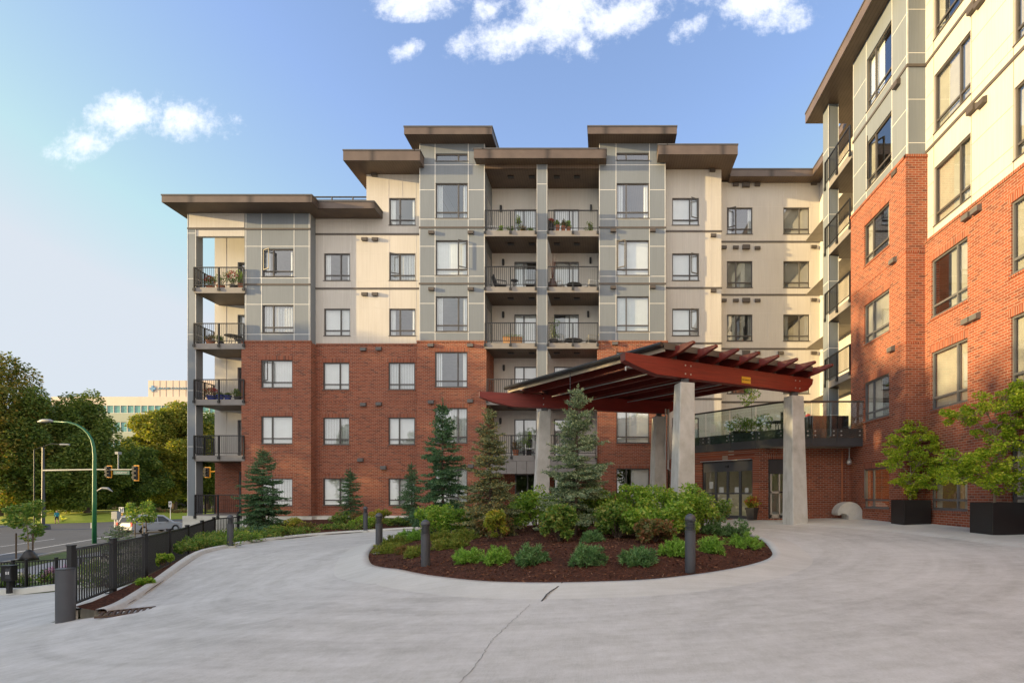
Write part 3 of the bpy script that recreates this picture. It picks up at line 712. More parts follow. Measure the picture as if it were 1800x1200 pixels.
# --- panel joints, bands
joints(P0, [xat(p,28) for p in (432.5,460,517,543.5)], [10.0,11.6,13.0,14.7], XL0, XL1, ZB, 16.45, h_lb, 'panel_joint', m_joint)
bands(P0, XL0-.02, XL1+.03, [12.66,15.62])
for hh, a, b in ((h_t1,T1a,T1b),(h_t2,T2a,T2b)):
    joints(P0, [a+.03, hh[0][0]-.02, hh[0][1]+.02, b-.03], [10.1,11.65,13.1,14.7,16.15,17.72,19.05], a, b, ZB, 20.2, hh, 'panel_joint', m_joint)
    bands(P0, a-.02, b+.03, [12.7,15.7])
mbj = MB(); mbj.box(XL1-.002,XL1+.006,28.0,28.05,ZB,16.4); mbj.build('panel_joint', m_joint, bld)
joints(P1, [xat(p,YM) for p in (569,616,684,731)], [10.07,11.62,13.08,14.62,16.1], XL1, T1a, ZB, 16.45, h_m, 'panel_joint', m_joint2, w=.011)
joints(P1, [xat(p,YM) for p in (683,707,731)], [17.64], XM1, T1a, 16.5, 18.85, h_m, 'panel_joint', m_joint2, w=.011)
bands(P1, XL1, T1a, [12.66,15.62])
joints(P1, [xat(p,YM) for p in (1181,1205,1229,1249)], [10.07,11.62,13.08,14.62,16.1,17.64], T2b, XR1, 3.6, 19.1, h_r, 'panel_joint', m_joint2, w=.010)
bands(P1, T2b, XR1+.035, [6.65,9.68,12.69,15.78])
joints(P2, [xat(p,YBW) for p in (1277,1300,1323,1350,1377,1400,1423)], [10.07,11.66,13.08,14.66,16.1,17.66], XR1, XW0, 4.0, 19.0, h_b, 'panel_joint', m_joint2, w=.009)
bands(P2, XR1, XW0, [6.65,9.65,12.69,15.68]); bands(Pw0, 21.3, YBW-.04, [6.65,9.65,12.69,15.68])
# --- the wing
XB, XW = 10.06, 10.69; YB0, YB1 = 17.47, 21.3; Pb, Pw = PX(XB), PX(XW); ZBB, ZWB = 12.62, 9.72
h_bay = [(18.42,20.19,z,z+hh) for z, hh in zip([.93,4.2,7.2,10.22,13.17,16.17],[1.46,1.5,1.5,1.52,1.82,1.88])]
h_bay = [(18.42,20.19,.93,2.4),(18.42,20.19,4.23,5.7),(18.42,20.19,7.2,8.68),(18.42,20.19,10.22,11.75),(18.42,20.19,13.15,14.95),(18.42,20.19,16.15,18.15)]
h_wing = [(15.34,17.04,z,z+hh) for z, hh in zip(TZ,[1.5,1.85,1.85,1.88,1.88,1.9])]+[(12.1,13.7,z,z+1.88) for z in TZ]+[(8.2,9.9,z,z+1.88) for z in TZ]
mb = MB(); wall(mb, Pb, YB0, YB1, ZBB, 19.1, h_bay)
mb.quad((XB,YB0,ZBB),(XW,YB0,ZBB),(XW,YB0,19.1),(XB,YB0,19.1)); mb.quad((XB,YB1,3.2),(XW0,YB1,3.2),(XW0,YB1,19.1),(XB,YB1,19.1))
mb.build('grey_panel_wall', m_grey, bld)
mb = MB(); wall(mb, Pw, -8, YB0, ZWB, 19.1, h_wing); mb.quad((XW,-8,.3),(24,-8,.3),(24,-8,19.1),(XW,-8,19.1)); mb.build('cream_panel_wall', m_cream, bld)
mb = MB(); bw = -.09
brickwall(Pb, YB0-.08, YB1+.0, .1, ZBB, h_bay, bw); brickwall(Pw, -8, YB0-.081, .1, ZWB, h_wing, bw)
y_ = YB0-.08
mb.quad((XB+bw,y_,.1),(XW+.0,y_,.1),(XW+.0,y_,ZBB),(XB+bw,y_,ZBB)); mb.box(XB+bw-.03,XW,y_-.03,YB0,ZBB+.001,ZBB+.09,1)
mb.quad((XB+bw,YB1,.1),(XB+2,YB1,.1),(XB+2,YB1,ZBB),(XB+bw,YB1,ZBB))
for z in (3.3,6.42,9.45): mb.pbox(Pb, YB0-.08, YB1, z, z+.07, bw-.008, bw+.02, 1); mb.box(XB+bw,XW,y_-.008,y_+.02,z,z+.07,1)
mb.build('brick_wall', [m_brick, m_soldier], bld)
for i, h in enumerate(h_bay): window(Pb, h, .67, opened='l' if i in (0,4) else None, blind=['none','part','full','side','side','part'][i], off=bw if h[3] < ZBB else 0, frame=m_framel if i < 3 else m_frame, curtain=i != 5)
for i, h in enumerate(h_wing): window(Pw, h, .3 if i < 6 else .5, trans=.2, blind=['side','full','part','full','full','side'][i % 6], off=bw if h[3] < ZWB else 0, frame=m_framel if i % 6 < 3 else m_frame, curtain=True)
joints(Pb, [YB0+.03,18.4,20.21,YB1-.03], [13.1,14.3,16.1,17.5], YB0, YB1, ZBB+.1, 19.0, h_bay, 'panel_joint', m_joint, w=.012)
joints(PL((XB,YB0),(XW,YB0)), [.02,.62], [13.15,14.6,16.15,17.6], 0, .63, ZBB+.1, 19.0, [], 'panel_joint', m_joint, w=.012)
bands(Pb, YB0, YB1, [15.72]); bands(PL((XB,YB0),(XW,YB0)), -.03, .63, [15.72])
joints(Pw, [17.06,15.3,13.72,12.06,11,10,8], [10.13,10.55,11.62,13.13,13.55,14.62,16.17,16.6,17.7], 2, YB0-.02, ZWB+.1, 19.0, h_wing, 'panel_joint', plain('shadow_joint', (.30,.25,.2), .7), w=.008)
bands(Pw, -8, YB0, [12.82,15.75])
# --- vents
def vpx(P, plane, pts, off=0.0, grey=False, s=1.0):
    for px, py in pts: vent(P, xat(px,plane), zat(py,plane), off, s, grey)
vpx(P0, 28, [(759,409),(828,409),(759,508),(828,508),(1078,405.5),(1147,405),(1078,505),(1147,504.5)])
vpx(P0, 28, [(759,607.5),(828,607.5),(759.5,706.7),(828,705),(829,819),(1081,604.5)], bo, True)
vpx(P1, YM, [(641.7,420.7),(660,420.7),(641.7,517),(660,517),(1253.7,414),(1253.7,511),(659,308),(1252,300)])
vpx(P1, YM, [(641,614.5),(668,613.8),(641,711),(668,710),(636,808),(676,821.5)], bo, True)
vpx(P2, YBW, [(1272,435),(1293,435),(1331,436),(1430,434),(1272,528),(1293,528),(1331,528),(1430,527),(1293,325),(1331,325),(1430,323),(1331,620),(1372,620),(1430,620)])
vpx(P2, YBW, [(1311,435),(1311,528),(1311,326),(1311,620)], s=1.35)
def vpw(X, pts, off=0.0, grey=False, s=1.0):
    for px, py in pts: Y = F*X/(px-VX); vent(PX(X), Y, zat(py,Y), off, s, grey)
vpw(XB, [(1579,148),(1577,303)], 0); vpw(XB, [(1577,458),(1574,613)], bw, True)
vpw(XW, [(1712,192),(1729,180),(1713,15),(1726,3)]); vpw(XW, [(1708,380),(1725,368),(1708,563),(1723,556)], bw, True)
# --- roofs
def roof(pieces, z, h):
    mb = MB()
    for (x0,x1,y0,y1) in pieces:
        mb.box(x0,x1,y0,y1,z,z+h); mb.quad((x0+.02,y0+.02,z-.004),(x1-.02,y0+.02,z-.004),(x1-.02,y1-.02,z-.004),(x0+.02,y1-.02,z-.004),1)
        mb.box(x0-.025,x1+.025,y0-.025,y1,z+h+.001,z+h+.07,2)
    return mb.build('roof', [m_fascia, m_soffit, m_cap], bld)
r1 = roof([(-22.86,-15.13,26.93,41)], 16.46, .34); roof([(-15.13,-12.17,27.5,41)], 16.462, .33)
roof([(-13.73,-10.0,27.35,41),(-10.0,-9.72,27.35,27.97)], 18.88, .5)
roof([(-10.51,-5.92,27.25,41)], 20.18, .36); roof([(-.95,3.70,27.25,41)], 20.2, .36)
roof([(-6.44,-.4,27.43,41),(-6.92,-6.44,27.43,27.96),(-.4,.03,27.43,27.96)], 19.05, .46)
roof([(3.22,6.88,27.28,41),(2.73,3.22,27.28,27.96)], 19.15, .48)
roof([(6.88,11.43,28.9,41)], 19.0, .36); roof([(11.43,26,24.75,41)], 19.002, .36); roof([(9.43,26,-10,24.75)], 18.95, .42)
mb = MB()
for z in (18.28,18.47): mb.tube([(-16.9,30,z),(-13.1,30,z)], .045)
for x in (-16.9,-15.7,-14.5,-13.3): mb.tube([(x,30,16.8),(x,30,18.47)], .04); mb.tube([(x,30,18.45),(x-.3,30.6,17.4)], .035)
mb.build('roof_railing', m_char, bld)
mb = MB(); mb.box(-22.3,-19.33,27.98,28.2,15.66,16.46); mb.box(-22.3,-19.33,28.02,28.22,15.25,15.64); mb.build('header_panel', m_cream, bld)
bands(P0, -22.38, XL0, [15.65])
# interiors: back plane of the rooms
mb = MB()
mb.quad((-22,33.5,.3),(-13,33.5,.3),(-13,33.5,16.4),(-22,33.5,16.4)); mb.quad((-13,33.5,.3),(12,33.5,.3),(12,33.5,18.8),(-13,33.5,18.8)); mb.quad((14.6,-7,.3),(14.6,30,.3),(14.6,30,19),(14.6,-7,19))
for z in FZ:
    mb.quad((-22.1,29.9,z),(12,29.9,z),(12,33.5,z),(-22.1,33.5,z)); mb.quad((XW+.35,-7,z),(14.6,-7,z),(14.6,29,z),(XW+.35,29,z))
for x in (XL0-.02,-13,-8,-3.4,1.4,5.2,9): zt_ = 16.4 if x < -13.5 else 18.8; mb.quad((x,29.85,.3),(x,33.5,.3),(x,33.5,zt_),(x,29.85,zt_))
for y in (0,4,11,14.5,18,21): mb.quad((12.1,y,.3),(14.6,y,.3),(14.6,y,19),(12.1,y,19))
mb.build('interior', m_room, bld)
mb = MB(); mb.quad((-22.2,41,-1),(24,41,-1),(24,41,16.46),(-22.2,41,16.46)); mb.quad((24,-8,-1),(24,41,-1),(24,41,18.95),(24,-8,18.95)); mb.build('rear_wall', m_beige, bld)
# --- free standing columns of the balconies
def column(x0,x1,y0,y1,z0,z1,js):
    mb = MB(); mb.box(x0,x1,y0,y1,z0,z1)
    for z in js: mb.box(x0-.006,x1+.006,y0-.006,y1+.006,z-.014,z+.014,1)
    for x in (x0,x1): mb.box(x-.012,x+.012,y0-.01,y0+.014,z0,z1,1)
    mb.build('balcony_column', [m_grey, m_joint], bld)
column(-22.37,-21.94,28.0,28.5,.3,16.46,[4,7,10,12.97,15.4])
column(xat(944,27.95),xat(961.5,27.95),27.95,28.4,.3,19.05,[3.6,6.6,9.5,12.5,15.5,18])
column(10.0,10.44,23.5,24.1,3.2,18.95,[5,8,11,14,17])
mb = MB(); mb.box(T1b,T2a,27.98,28.25,18.84,19.05); mb.quad((T1b,28,18.8),(T2a,28,18.8),(T2a,29.75,18.8),(T1b,29.75,18.8)); mb.build('balcony_ceiling', m_soffit, bld)
# --- balconies with railings
def balcony(P, u0, u1, zt, depth, front=0.0, side=None, slab=.3, apron=False, spacing=.105):
    """P: plane of the front edge"""
    mb = MB(); mb.pbox(P, u0, u1, zt-slab, zt, front, depth); mb.pbox(P, u0+.03, u1-.03, zt-slab-.004, zt-slab-.001, front+.03, depth-.01, 1)
    b = mb.build('balcony', [m_slab, m_soffit], bld)
    rl = MB(); rz0, rz1 = zt+.09, zt+1.07
    def run(Q, a, c):
        rl.pbox(Q, a, c, rz1-.045, rz1, -.03, .02); rl.pbox(Q, a, c, rz0, rz0+.03, -.02, .01)
        k = max(1, int((c-a)/spacing))
        for i in range(1, k): x = a+(c-a)*i/k; rl.pbox(Q, x-.009, x+.009, rz0+.03, rz1-.045, -.014, .004)
        for x in (a+.02, (a+c)/2, c-.02): rl.pbox(Q, x-.025, x+.025, zt-.17, rz1-.046, -.035, .025); rl.pbox(Q, x-.06, x+.06, zt-.2, zt-.06, -.05, .0)
    run(lambda u_, z, d: P(u_, z, front-.03+d), u0+.02, u1-.02)
    if side is not None:
        s0 = side
        run(lambda u_, z, d: P(s0+d*(-1 if s0 == u0 else 1), z, front+u_), .0, depth-.25)
    rl.build('railing', m_black, b)
    if apron:
        ap = MB(); k = 5
        for i in range(k): a = u0+(u1-u0)*i/k; c = u0+(u1-u0)*(i+1)/k; ap.pbox(P, a+.008, c-.008, zt-slab-.68, zt-slab-.01, front, front+.06)
        ap.build('apron_panel', m_slab, b)
    return b
for z in FZ[1:5]: balcony(P0, -21.95, XL0+.1, z, 1.7, -.12, side=-21.95)
balcony(P0, -21.95, XL0-.1, FZ[0], 1.7, -.05, side=-21.95, slab=.2)
xc0, xc1 = xat(943.5,27.8), xat(962,27.8)
for i, z in enumerate(FZ[1:]):
    lo = T1b+(.1 if z < ZB-.2 else 0); hi = T2a-(.1 if z < ZB-.2 else 0)
    balcony(P0, lo+.02, xc0, z, 1.75, -.2, apron=i == 0); balcony(P0, xc1, hi-.02, z, 1.75, -.2, apron=i == 0)
for z in FZ[2:]: balcony(PX(XB), 21.34, 23.85, z, 2.0, -.05)
for z in FZ[1:]+[19.1]:
    for px in (898,935,979,1014):
        mb = MB(); x = xat(px,28.6); zz = (z-.3 if z < 19 else 18.8)-.008; mb.box(x-.16,x+.16,28.5,28.72,zz-.05,zz); mb.build('soffit_vent', m_black, bld)
for z in FZ[2:]: mb = MB(); mb.box(10.7,11.1,22.3,22.6,z-.36,z-.302); mb.build('soffit_vent', m_black, bld)
def sconce(P, u_, z):
    s_ = MB(); s_.pbox(P, u_-.06, u_+.06, z-.16, z+.14, -.14, 0); s_.pbox(P, u_-.045, u_+.045, z-.2, z-.16, -.12, -.03); s_.build('wall_lamp', m_black, bld, bevel=.01)
for px, py in ((885,461),(1038,458),(881,367),(1039,366),(885,553),(1034,552),(886,646),(1036,646),(880,739),(1038,739)): sconce(PC, xat(px,YC), zat(py,YC))
# --- entrance block under the terrace
ga = (6.2,21.3); gb = (3.4,24.3); PE = PL(gb, ga); LE = (Vector(ga)-Vector(gb)).length
PEn = lambda u_, z, d: PE(u_, z, d)
mb = MB()
hd = (LE-2.77-.05, LE-.26, .40, 2.87); h2 = (xat(1350.5,21.3), xat(1392,21.3), .45, 2.87)
wall(mb, PE, 0, LE, .1, 3.3, [hd], depth=.3); mb.pbox(PE, hd[0]-.1, hd[1]+.1, 2.875, 3.1, -.008, .03, 1)
P21 = PY(21.3); wall(mb, P21, 6.2, XB+bw, .1, 3.3, [h2], depth=.25); mb.pbox(P21, h2[0]-.05, h2[1]+.05, 2.875, 3.1, -.008, .03, 1)
wall(mb, PX(3.4), 24.3, 27.9, .1, 3.3)
mb.build('brick_wall', [m_brick, m_soldier], bld)
# terrace: fascia boxes, floor, glass
tl = [(XB+bw,20.3),(6.95,20.3),(3.605,24.0),(3.605,27.85)]
mb = MB()
mb.prism([(x,y,3.34) for x, y in [(XB,20.36),(6.97,20.36),(3.665,24.02),(3.665,28.5),(XW0,29.5),(XW0,21.35),(XB,21.3)]], (0,0,.5))
terr = mb.build('terrace', m_slab, bld)
mbp = MB(); mbg = MB(); mbr = MB(); mbs = MB()
for a, b in zip(tl, tl[1:]):
    A = Vector((*a,0)); B = Vector((*b,0)); Lg = (B-A).length
    Pt = PL(b, a)
    k = max(1, round(Lg/1.12))
    for i in range(k):
        x0, x1 = Lg*i/k+.006, Lg*(i+1)/k-.006
        mbp.pbox(Pt, x0, x1, 3.3, 3.98, 0, .05); mbg.pbox(Pt, x0+.02, x1-.02, 3.62, 5.0, -.055, -.043)
        for u_ in (x0+.14, x1-.14):
            for z in (3.72,3.88):
                c = Vector(Pt(u_,z,-.03)); n_ = Vector(Pt(u_,z,-1))-Vector(Pt(u_,z,0)); mbs.tube([c, c+n_.normalized()*.045], .028, 10)
    mbr.pbox(Pt, -.03, Lg+.02, 4.99, 5.05, -.085, -.015)
mbp.build('fascia_panel', m_char, terr); mbg.build('glass_panel', m_clear, terr); mbr.build('handrail', m_vent, terr); mbs.build('glass_clamp', m_steel, terr)
# sliding entrance doors
def entrance(P, h, n, name, header=.45, pale=False):
    a, b, c, d = h; fr = MB(); t = .05
    fr.pbox(P, a, a+t, c, d, .1, .2); fr.pbox(P, b-t, b, c, d, .1, .2); fr.pbox(P, a+t, b-t, d-header, d, .09, .21)
    for i in range(n):
        x0 = a+t+(b-a-2*t)*i/n; x1 = a+t+(b-a-2*t)*(i+1)/n
        fr.pbox(P, x0, x0+.05, c, d-header, .11, .19); fr.pbox(P, x1-.05, x1, c, d-header, .11, .19)
        fr.pbox(P, x0+.05, x1-.05, c+.02, c+.14, .112, .188); fr.pbox(P, x0+.05, x1-.05, c+1.05, c+1.11, .112, .188)
    o = fr.build(name, m_char, bld)
    g = MB(); g.quad(P(a+t,c,.15),P(b-t,c,.15),P(b-t,d-header,.15),P(a+t,d-header,.15)); g.build('pane', glass('door_glass', .12), o)
    if pale:
        m = MB()
        m.pbox(P, a+.12, b-.45, c+.03, c+.16, .085, .11); m.pbox(P, a+.12, b-.45, c+1.03, c+1.11, .085, .11); m.pbox(P, a+.12, a+.17, c, d-header, .085, .11); m.pbox(P, b-.5, b-.45, c, d-header, .085, .11); m.build('door_leaf', m_beige, o)
    return o
d1 = entrance(PE, hd, 4, 'entrance_door')
mm = MB()
for (u_, z, w, h_) in ((.42,1.55,.2,.3),(.95,1.3,.22,.3),(1.72,1.3,.2,.28),(2.2,1.3,.16,.22)): mm.pbox(PE, hd[0]+u_-w/2, hd[0]+u_+w/2, z+.3-h_/2, z+.3+h_/2, .138, .145)
mm.build('door_notice', plain('paper', (.55,.57,.55), .7), d1)
mm = MB(); mm.pbox(PE, hd[0]+1.2, hd[0]+1.36, 2.58, 2.68, .04, .09); mm.build('door_sensor', m_black, d1)
mm = MB(); mm.pbox(PE, hd[0]-.0, hd[1], 2.872, 2.9, -.12, .1); mm.build('door_hood', m_steel, d1)
entrance(P21, h2, 1, 'side_entrance_door', .6, True)
mb = MB(); mb.quad((3.42,27.85,.1),(14.6,27.85,.1),(14.6,27.85,3.33),(3.42,27.85,3.33)); mb.quad((10.5,21.4,.1),(10.5,27.85,.1),(10.5,27.85,3.33),(10.5,21.4,3.33)); mb.quad((3.6,24.6,.41),(6.4,21.6,.41),(9.9,21.6,.41),(9.9,27,.41)); mb.box(5.2,7,25,25.5,.41,1.5)
mb.build('lobby_interior', plain('lobby_wall', (.5,.47,.38), .7), bld)
lm = emis('lobby_lamp', (1,.85,.62), 3)
for x, y in ((5.4,24.2),(6.6,24.2),(8,23.2)): mb = MB(); mb.box(x-.25,x+.25,y-.25,y+.25,3.2,3.25); mb.build('ceiling_lamp', lm, bld)
rlm = emis('room_lamp', (1,.66,.3), 16)
for q in ((11.2,11.5,18.9,19.2,2.35,2.5),(12,12.2,16,16.2,2.0,2.2),(.5,.95,30.6,31,5.55,5.7),(2.0,2.4,31,31.4,5.45,5.6)): mb = MB(); mb.box(*q); mb.build('room_lamp', rlm, bld)
# small fittings on the entrance wall
mb = MB(); mb.tube([(9.72,20.9,3.3),(9.72,20.9,2.85)], .02); mb.lathe([(.03,0),(.1,-.12),(.11,-.2),(.06,-.26)], (9.72,20.9,2.88)); mb.build('hanging_lamp', m_steel, bld)
mb = MB(); mb.tube([(9.6,21.26,.5),(9.6,21.26,3.2)], .035); mb.build('rain_pipe', plain('copper_pipe', (.45,.15,.06), .5), bld)
mb = MB(); mb.pbox(PE, .62, .74, 1.0, 1.18, -.03, 0); mb.pbox(PE, .62, .74, 1.26, 1.36, -.03, 0); mb.box(7.95,8.12,21.2,21.3,.75,.95); mb.build('wall_socket', m_white, bld)
mb = MB(); mb.tube([(xat(1421.5,29.4),29.45,zat(731,29.5)),(xat(1421.5,29.4),29.53,zat(731,29.5))], .13, 16); mb.build('alarm_bell', plain('red_paint', (.55,.05,.04), .4), bld)
# ------------------------------------------------------------------ entrance canopy
can = thing('entrance_canopy', 'red timber canopy on four leaning grey concrete columns at the entrance', 'canopy', (2, 20, .3))
m_timber = NT('stained_timber'); p_ = m_timber.geo().outputs['Position']
gr_ = m_timber.noise(m_timber.mapped(p_, (1.2,1.2,26)), 1, 5, .65)
m_timber.col(m_timber.ramp(gr_, [(.25,(.135,.012,.009)),(.55,(.225,.019,.012)),(.8,(.30,.033,.019))])); m_timber = m_timber.set(.4, 0, .45)
m_raft = plain('rafter_stain', (.15,.016,.010), .45, var=.25, scale=6); m_tdark = plain('dark_timber', (.13,.03,.022), .5); m_tpale = plain('pale_timber_end', (.55,.36,.28), .5)
bA, bB = Vector((.515,15.8,0)), Vector((7.57,19.4,0)); rA, rB = Vector((-5.25,21.72,0)), Vector((3.1,24.1,0))
def gbeam(a, b, prof, w):
    d = (b-a); Lg = d.length; d.normalize(); n_ = Vector((-d.y, d.x, 0))
    mb = MB(); base = [a+d*(s if s >= 0 else Lg+s)+Vector((0,0,z))-n_*w/2 for s, z in prof]
    mb.prism(base, n_*w); return mb, d, n_, Lg
mb, bd, bn, bl_ = gbeam(bA, bB, [(0,5.68),(0,5.44),(.5,5.28),(1.15,5.13),(-.62,5.13),(-.3,5.22),(-.04,5.48),(-.001,5.68)], .3)
q = [bA-bn*.152, bA+bn*.152]
mb.hexa([q[0]-bd*.012+Vector((0,0,5.44)), q[0]+Vector((0,0,5.44)), q[1]+Vector((0,0,5.44)), q[1]-bd*.012+Vector((0,0,5.44)), q[0]-bd*.012+Vector((0,0,5.682)), q[0]+Vector((0,0,5.682)), q[1]+Vector((0,0,5.682)), q[1]-bd*.012+Vector((0,0,5.682))], 1)
mb.build('beam', [m_timber, m_tdark], can, bevel=.012)
bo_ = MB()
def bolts(c, n_, z0):
    for s in (-.07, .14):
        for z in (z0+.13, z0+.40): p = c+bd*s+Vector((0,0,z)); bo_.tube([p-n_*.15, p-n_*.165], .025, 10)
mb, rd, rn, rl_ = gbeam(rA, rB, [(0,5.68),(0,5.46),(.6,5.26),(1.4,5.12),(-.3,5.12),(-.001,5.3),(-.001,5.68)], .3)
q = [rA-rn*.152, rA+rn*.152]
mb.hexa([q[0]-rd*.012+Vector((0,0,5.46)), q[0]+Vector((0,0,5.46)), q[1]+Vector((0,0,5.46)), q[1]-rd*.012+Vector((0,0,5.46)), q[0]-rd*.012+Vector((0,0,5.682)), q[0]+Vector((0,0,5.682)), q[1]+Vector((0,0,5.682)), q[1]-rd*.012+Vector((0,0,5.682))], 1)
mb.build('beam', [m_timber, m_tpale], can, bevel=.012)
def ccol(c, z0, tilt=(0,0), wb=.64, wt=.50, rz=17):
    ca, sa = math.cos(R(rz)), math.sin(R(rz)); pts = []
    for (w, z, t) in ((wb, z0, 0), (wt, 4.98, 1)):
        for sx, sy in ((-1,-1),(1,-1),(1,1),(-1,1)):
            x, y = sx*w/2, sy*w/2; pts.append((c.x+tilt[0]*(1-t)+x*ca-y*sa, c.y+tilt[1]*(1-t)+x*sa+y*ca, z))
    mb = MB(); mb.hexa(pts); o = mb.build('column', m_cast, can, bevel=.03)
    s_ = MB(); s_.box(c.x-.16,c.x+.16,c.y-.14,c.y+.14,4.98,5.0); s_.box(c.x-.12,c.x+.12,c.y-.11,c.y+.11,5.0,5.14); s_.build('steel_bracket', m_char, o)
def on(a, d, px):
    m_ = (px-VX)/F; t = (m_*a.y-a.x)/(d.x-m_*d.y); return a+d*t
cols = [on(bA,bd,1203), on(bA,bd,1395), on(rA,rd,1158), on(rA,rd,957)]
for c, tl_ in zip(cols, ((-.1,-.1),(.02,-.1),(-.05,.1),(-.2,.1))): ccol(c, G(c.x,c.y)-.05, tl_)
for c, n_ in ((cols[0],bn),(cols[1],bn),(cols[3],rn)): bolts(c, n_, 5.13)
bo_.build('bolt', m_steel, can)
# rafters
rdir = Vector((.672,-.74,0)); 
for i in range(8):
    t = .2+(.957-.2)*i/7; root = bA+(bB-bA)*t; rear = root-rdir*8.5; tip = root+rdir*1.08
    rr_ = rear+Vector((0,0,5.69)); n_ = Vector((rdir.y,-rdir.x,0)).normalized()
    mb = MB()
    prof = [(rear,5.69),(root+rdir*.05,5.69),(root+rdir*.6,5.80),(tip,5.96),(tip,6.03),(root+rdir*.15,6.0),(rear,5.93)]
    mb.prism([p+Vector((0,0,z))-n_*.06 for p, z in prof], n_*.12); mb.build('rafter', m_raft, can)
    bk = MB(); c = root+rdir*(-.05); bk.beam(c+bd*.3+Vector((0,0,5.69)), c+bd*.3+Vector((0,0,5.9)), .03, .24, 0, up=bd); bk.build('rafter_hanger', m_char, can)
# roof deck
dk = [Vector((-4.22,22.2,5.94)), Vector((1.75,16.0,6.0)), Vector((7.5,18.95,6.0)), Vector((2.1,25.4,5.94))]
mb = MB(); up = Vector((0,0,.05)); mb.hexa([dk[0],dk[1],dk[2],dk[3],dk[0]+up,dk[1]+up,dk[2]+up,dk[3]+up])
mb.build('roof_deck', plain('standing_seam', (.10,.09,.085), .4), can)
mb = MB(); mb.beam(dk[1]+Vector((.02,.02,-.03)), dk[2]+Vector((-.02,.0,-.03)), .04, .19); mb.build('fascia_board', m_vent, can)
mb = MB(); mb.beam(dk[0]+Vector((.06,.06,-.13)), dk[1]+Vector((.06,.06,-.13)), .04, .12, 0); mb.build('edge_board', plain('pale_flashing', (.42,.36,.28), .5), can)
mb = MB(); mb.tube([dk[0]+Vector((-.05,-.05,-.02)), dk[1]+Vector((-.05,-.05,.0))], .075, 10); mb.build('gutter', m_black, can)
mb = MB(); mb.beam(dk[0]+Vector((.2,.05,-.13)), dk[3]+Vector((0,0,-.13)), .05, .16, 0); mb.build('rear_flashing', m_tpale, can)
g0 = dk[0]+(dk[1]-dk[0])*.498; mb = MB()
for k in range(34): z = g0.z-.1-k*.1; mb.tube([(g0.x-.05,g0.y-.05,z),(g0.x-.05,g0.y-.05,z-.07)], .022, 6); 
mb.build('rain_chain', m_char, can)
mb = MB(); pz = Vector((0,0,5.55))
pa = bA+bd*.9-rdir*1.0; pb = bA+bd*6.5-rdir*1.1
mb.tube([pa+pz, pb+pz], .03); mb.tube([pa+pz, pa+pz-Vector((0,0,.12))], .03)
for s in (2.2,4.0,5.6): p = bA+bd*s-rdir*1.05; mb.tube([p+pz, p-rdir*6+pz], .022)
c3 = cols[2]; mb.tube([c3+Vector((.42,-.12,5.3)), c3+Vector((.42,-.12,2.6)), c3+Vector((.62,-.05,2.45)), c3+Vector((.9,.3,2.4))], .045); mb.tube([c3+Vector((.28,-.25,5.3)), c3+Vector((.28,-.25,3.0))], .03)
mb.build('sprinkler_pipe', m_steel, can)
# height sign on the beam
sp_ = on(bA, bd, 1306); sgn = thing('height_sign', 'small yellow clearance plate screwed to the red canopy beam', 'sign', (sp_.x, sp_.y, 5.3))
mb = MB(); cpt = sp_-bn*.155; Ps = lambda u_, z, d: tuple(cpt+bd*u_+bn*d+Vector((0,0,z)))
mb.pbox(Ps, -.2, .2, 5.2, 5.42, -.012, 0); mb.build('plate', plain('yellow_plate', (.75,.42,.03), .5), sgn, bevel=.008)
lettering("MAX HEIGHT 15'", .052, m_black, sgn, cpt-bn*.014+Vector((0,0,5.31)), bd)

# ------------------------------------------------------------------ bollards
m_bol = plain('bollard_grey', (.075,.08,.092), .4)
def bollard():
    r_ = thing('bollard', '', 'bollard')
    mb = MB(); mb.lathe([(.145,0),(.15,.06),(.12,.075)], (0,0,-.02), 20); mb.build('footing', m_kerb, r_, local=True)
    mb = MB(); mb.lathe([(.087,.05),(.087,.76),(.091,.765),(.091,.785)], n=24); mb.build('post', m_bol, r_, smooth=False, local=True)
    mb = MB(); mb.lathe([(.05,.78),(.05,.96)], n=16); mb.build('lens', plain('frosted_lens', (.5,.5,.48), .3), r_, local=True)
    mb = MB()
    for k in range(7): mb.lathe([(.088,.795+k*.024),(.088,.801+k*.024),(.06,.812+k*.024),(.06,.806+k*.024)], n=24)
    mb.build('louvre', m_bol, r_, local=True)
    mb = MB(); mb.lathe([(.09,.955),(.09,.985),(.083,1.015),(.062,1.045),(.03,1.063),(.002,1.07)], n=24); mb.build('cap', m_bol, r_, local=True, smooth=True)
    return r_
b0 = bollard()
for i, (x, y, zz, lab) in enumerate([(1.39,8.63,.03,'grey louvred bollard light at the right front of the round island'),(-3.57,10.36,-.15,'grey louvred bollard light at the front left of the island, beside the mounds'),
    (-5.98,13.8,-.13,'grey louvred bollard light at the island\'s far left rim'),(-12.2,17.0,-.3,'grey louvred bollard light beside the end of the black fence'),
    (-10.2,22.2,-.14,'grey louvred bollard light in the bed by the left brick wall'),(2.03,18.5,.2,'grey louvred bollard light showing only its cap behind the island hedge')]):
    o = b0 if i == 0 else dup(b0, (0,0,0)); o.location = (x, y, zz); o['label'] = lab; o['group'] = 'bollard lights around the drive'; LOC[o] = Vector(o.location)
gx = (-9.5, 9.2, G(-9.5,9.2))
pb_ = thing('steel_bollard', 'thick plain dark grey guard bollard at the near end of the fence', 'bollard', gx)
mb = MB(); mb.lathe([(.128,-.1),(.128,.91)], n=32); mb.build('post', m_bol, pb_, local=True); mb = MB(); mb.lathe([(.125,.911),(.13,.915),(.13,.935),(.0,.94)], n=32); mb.build('cap', m_char, pb_, local=True)
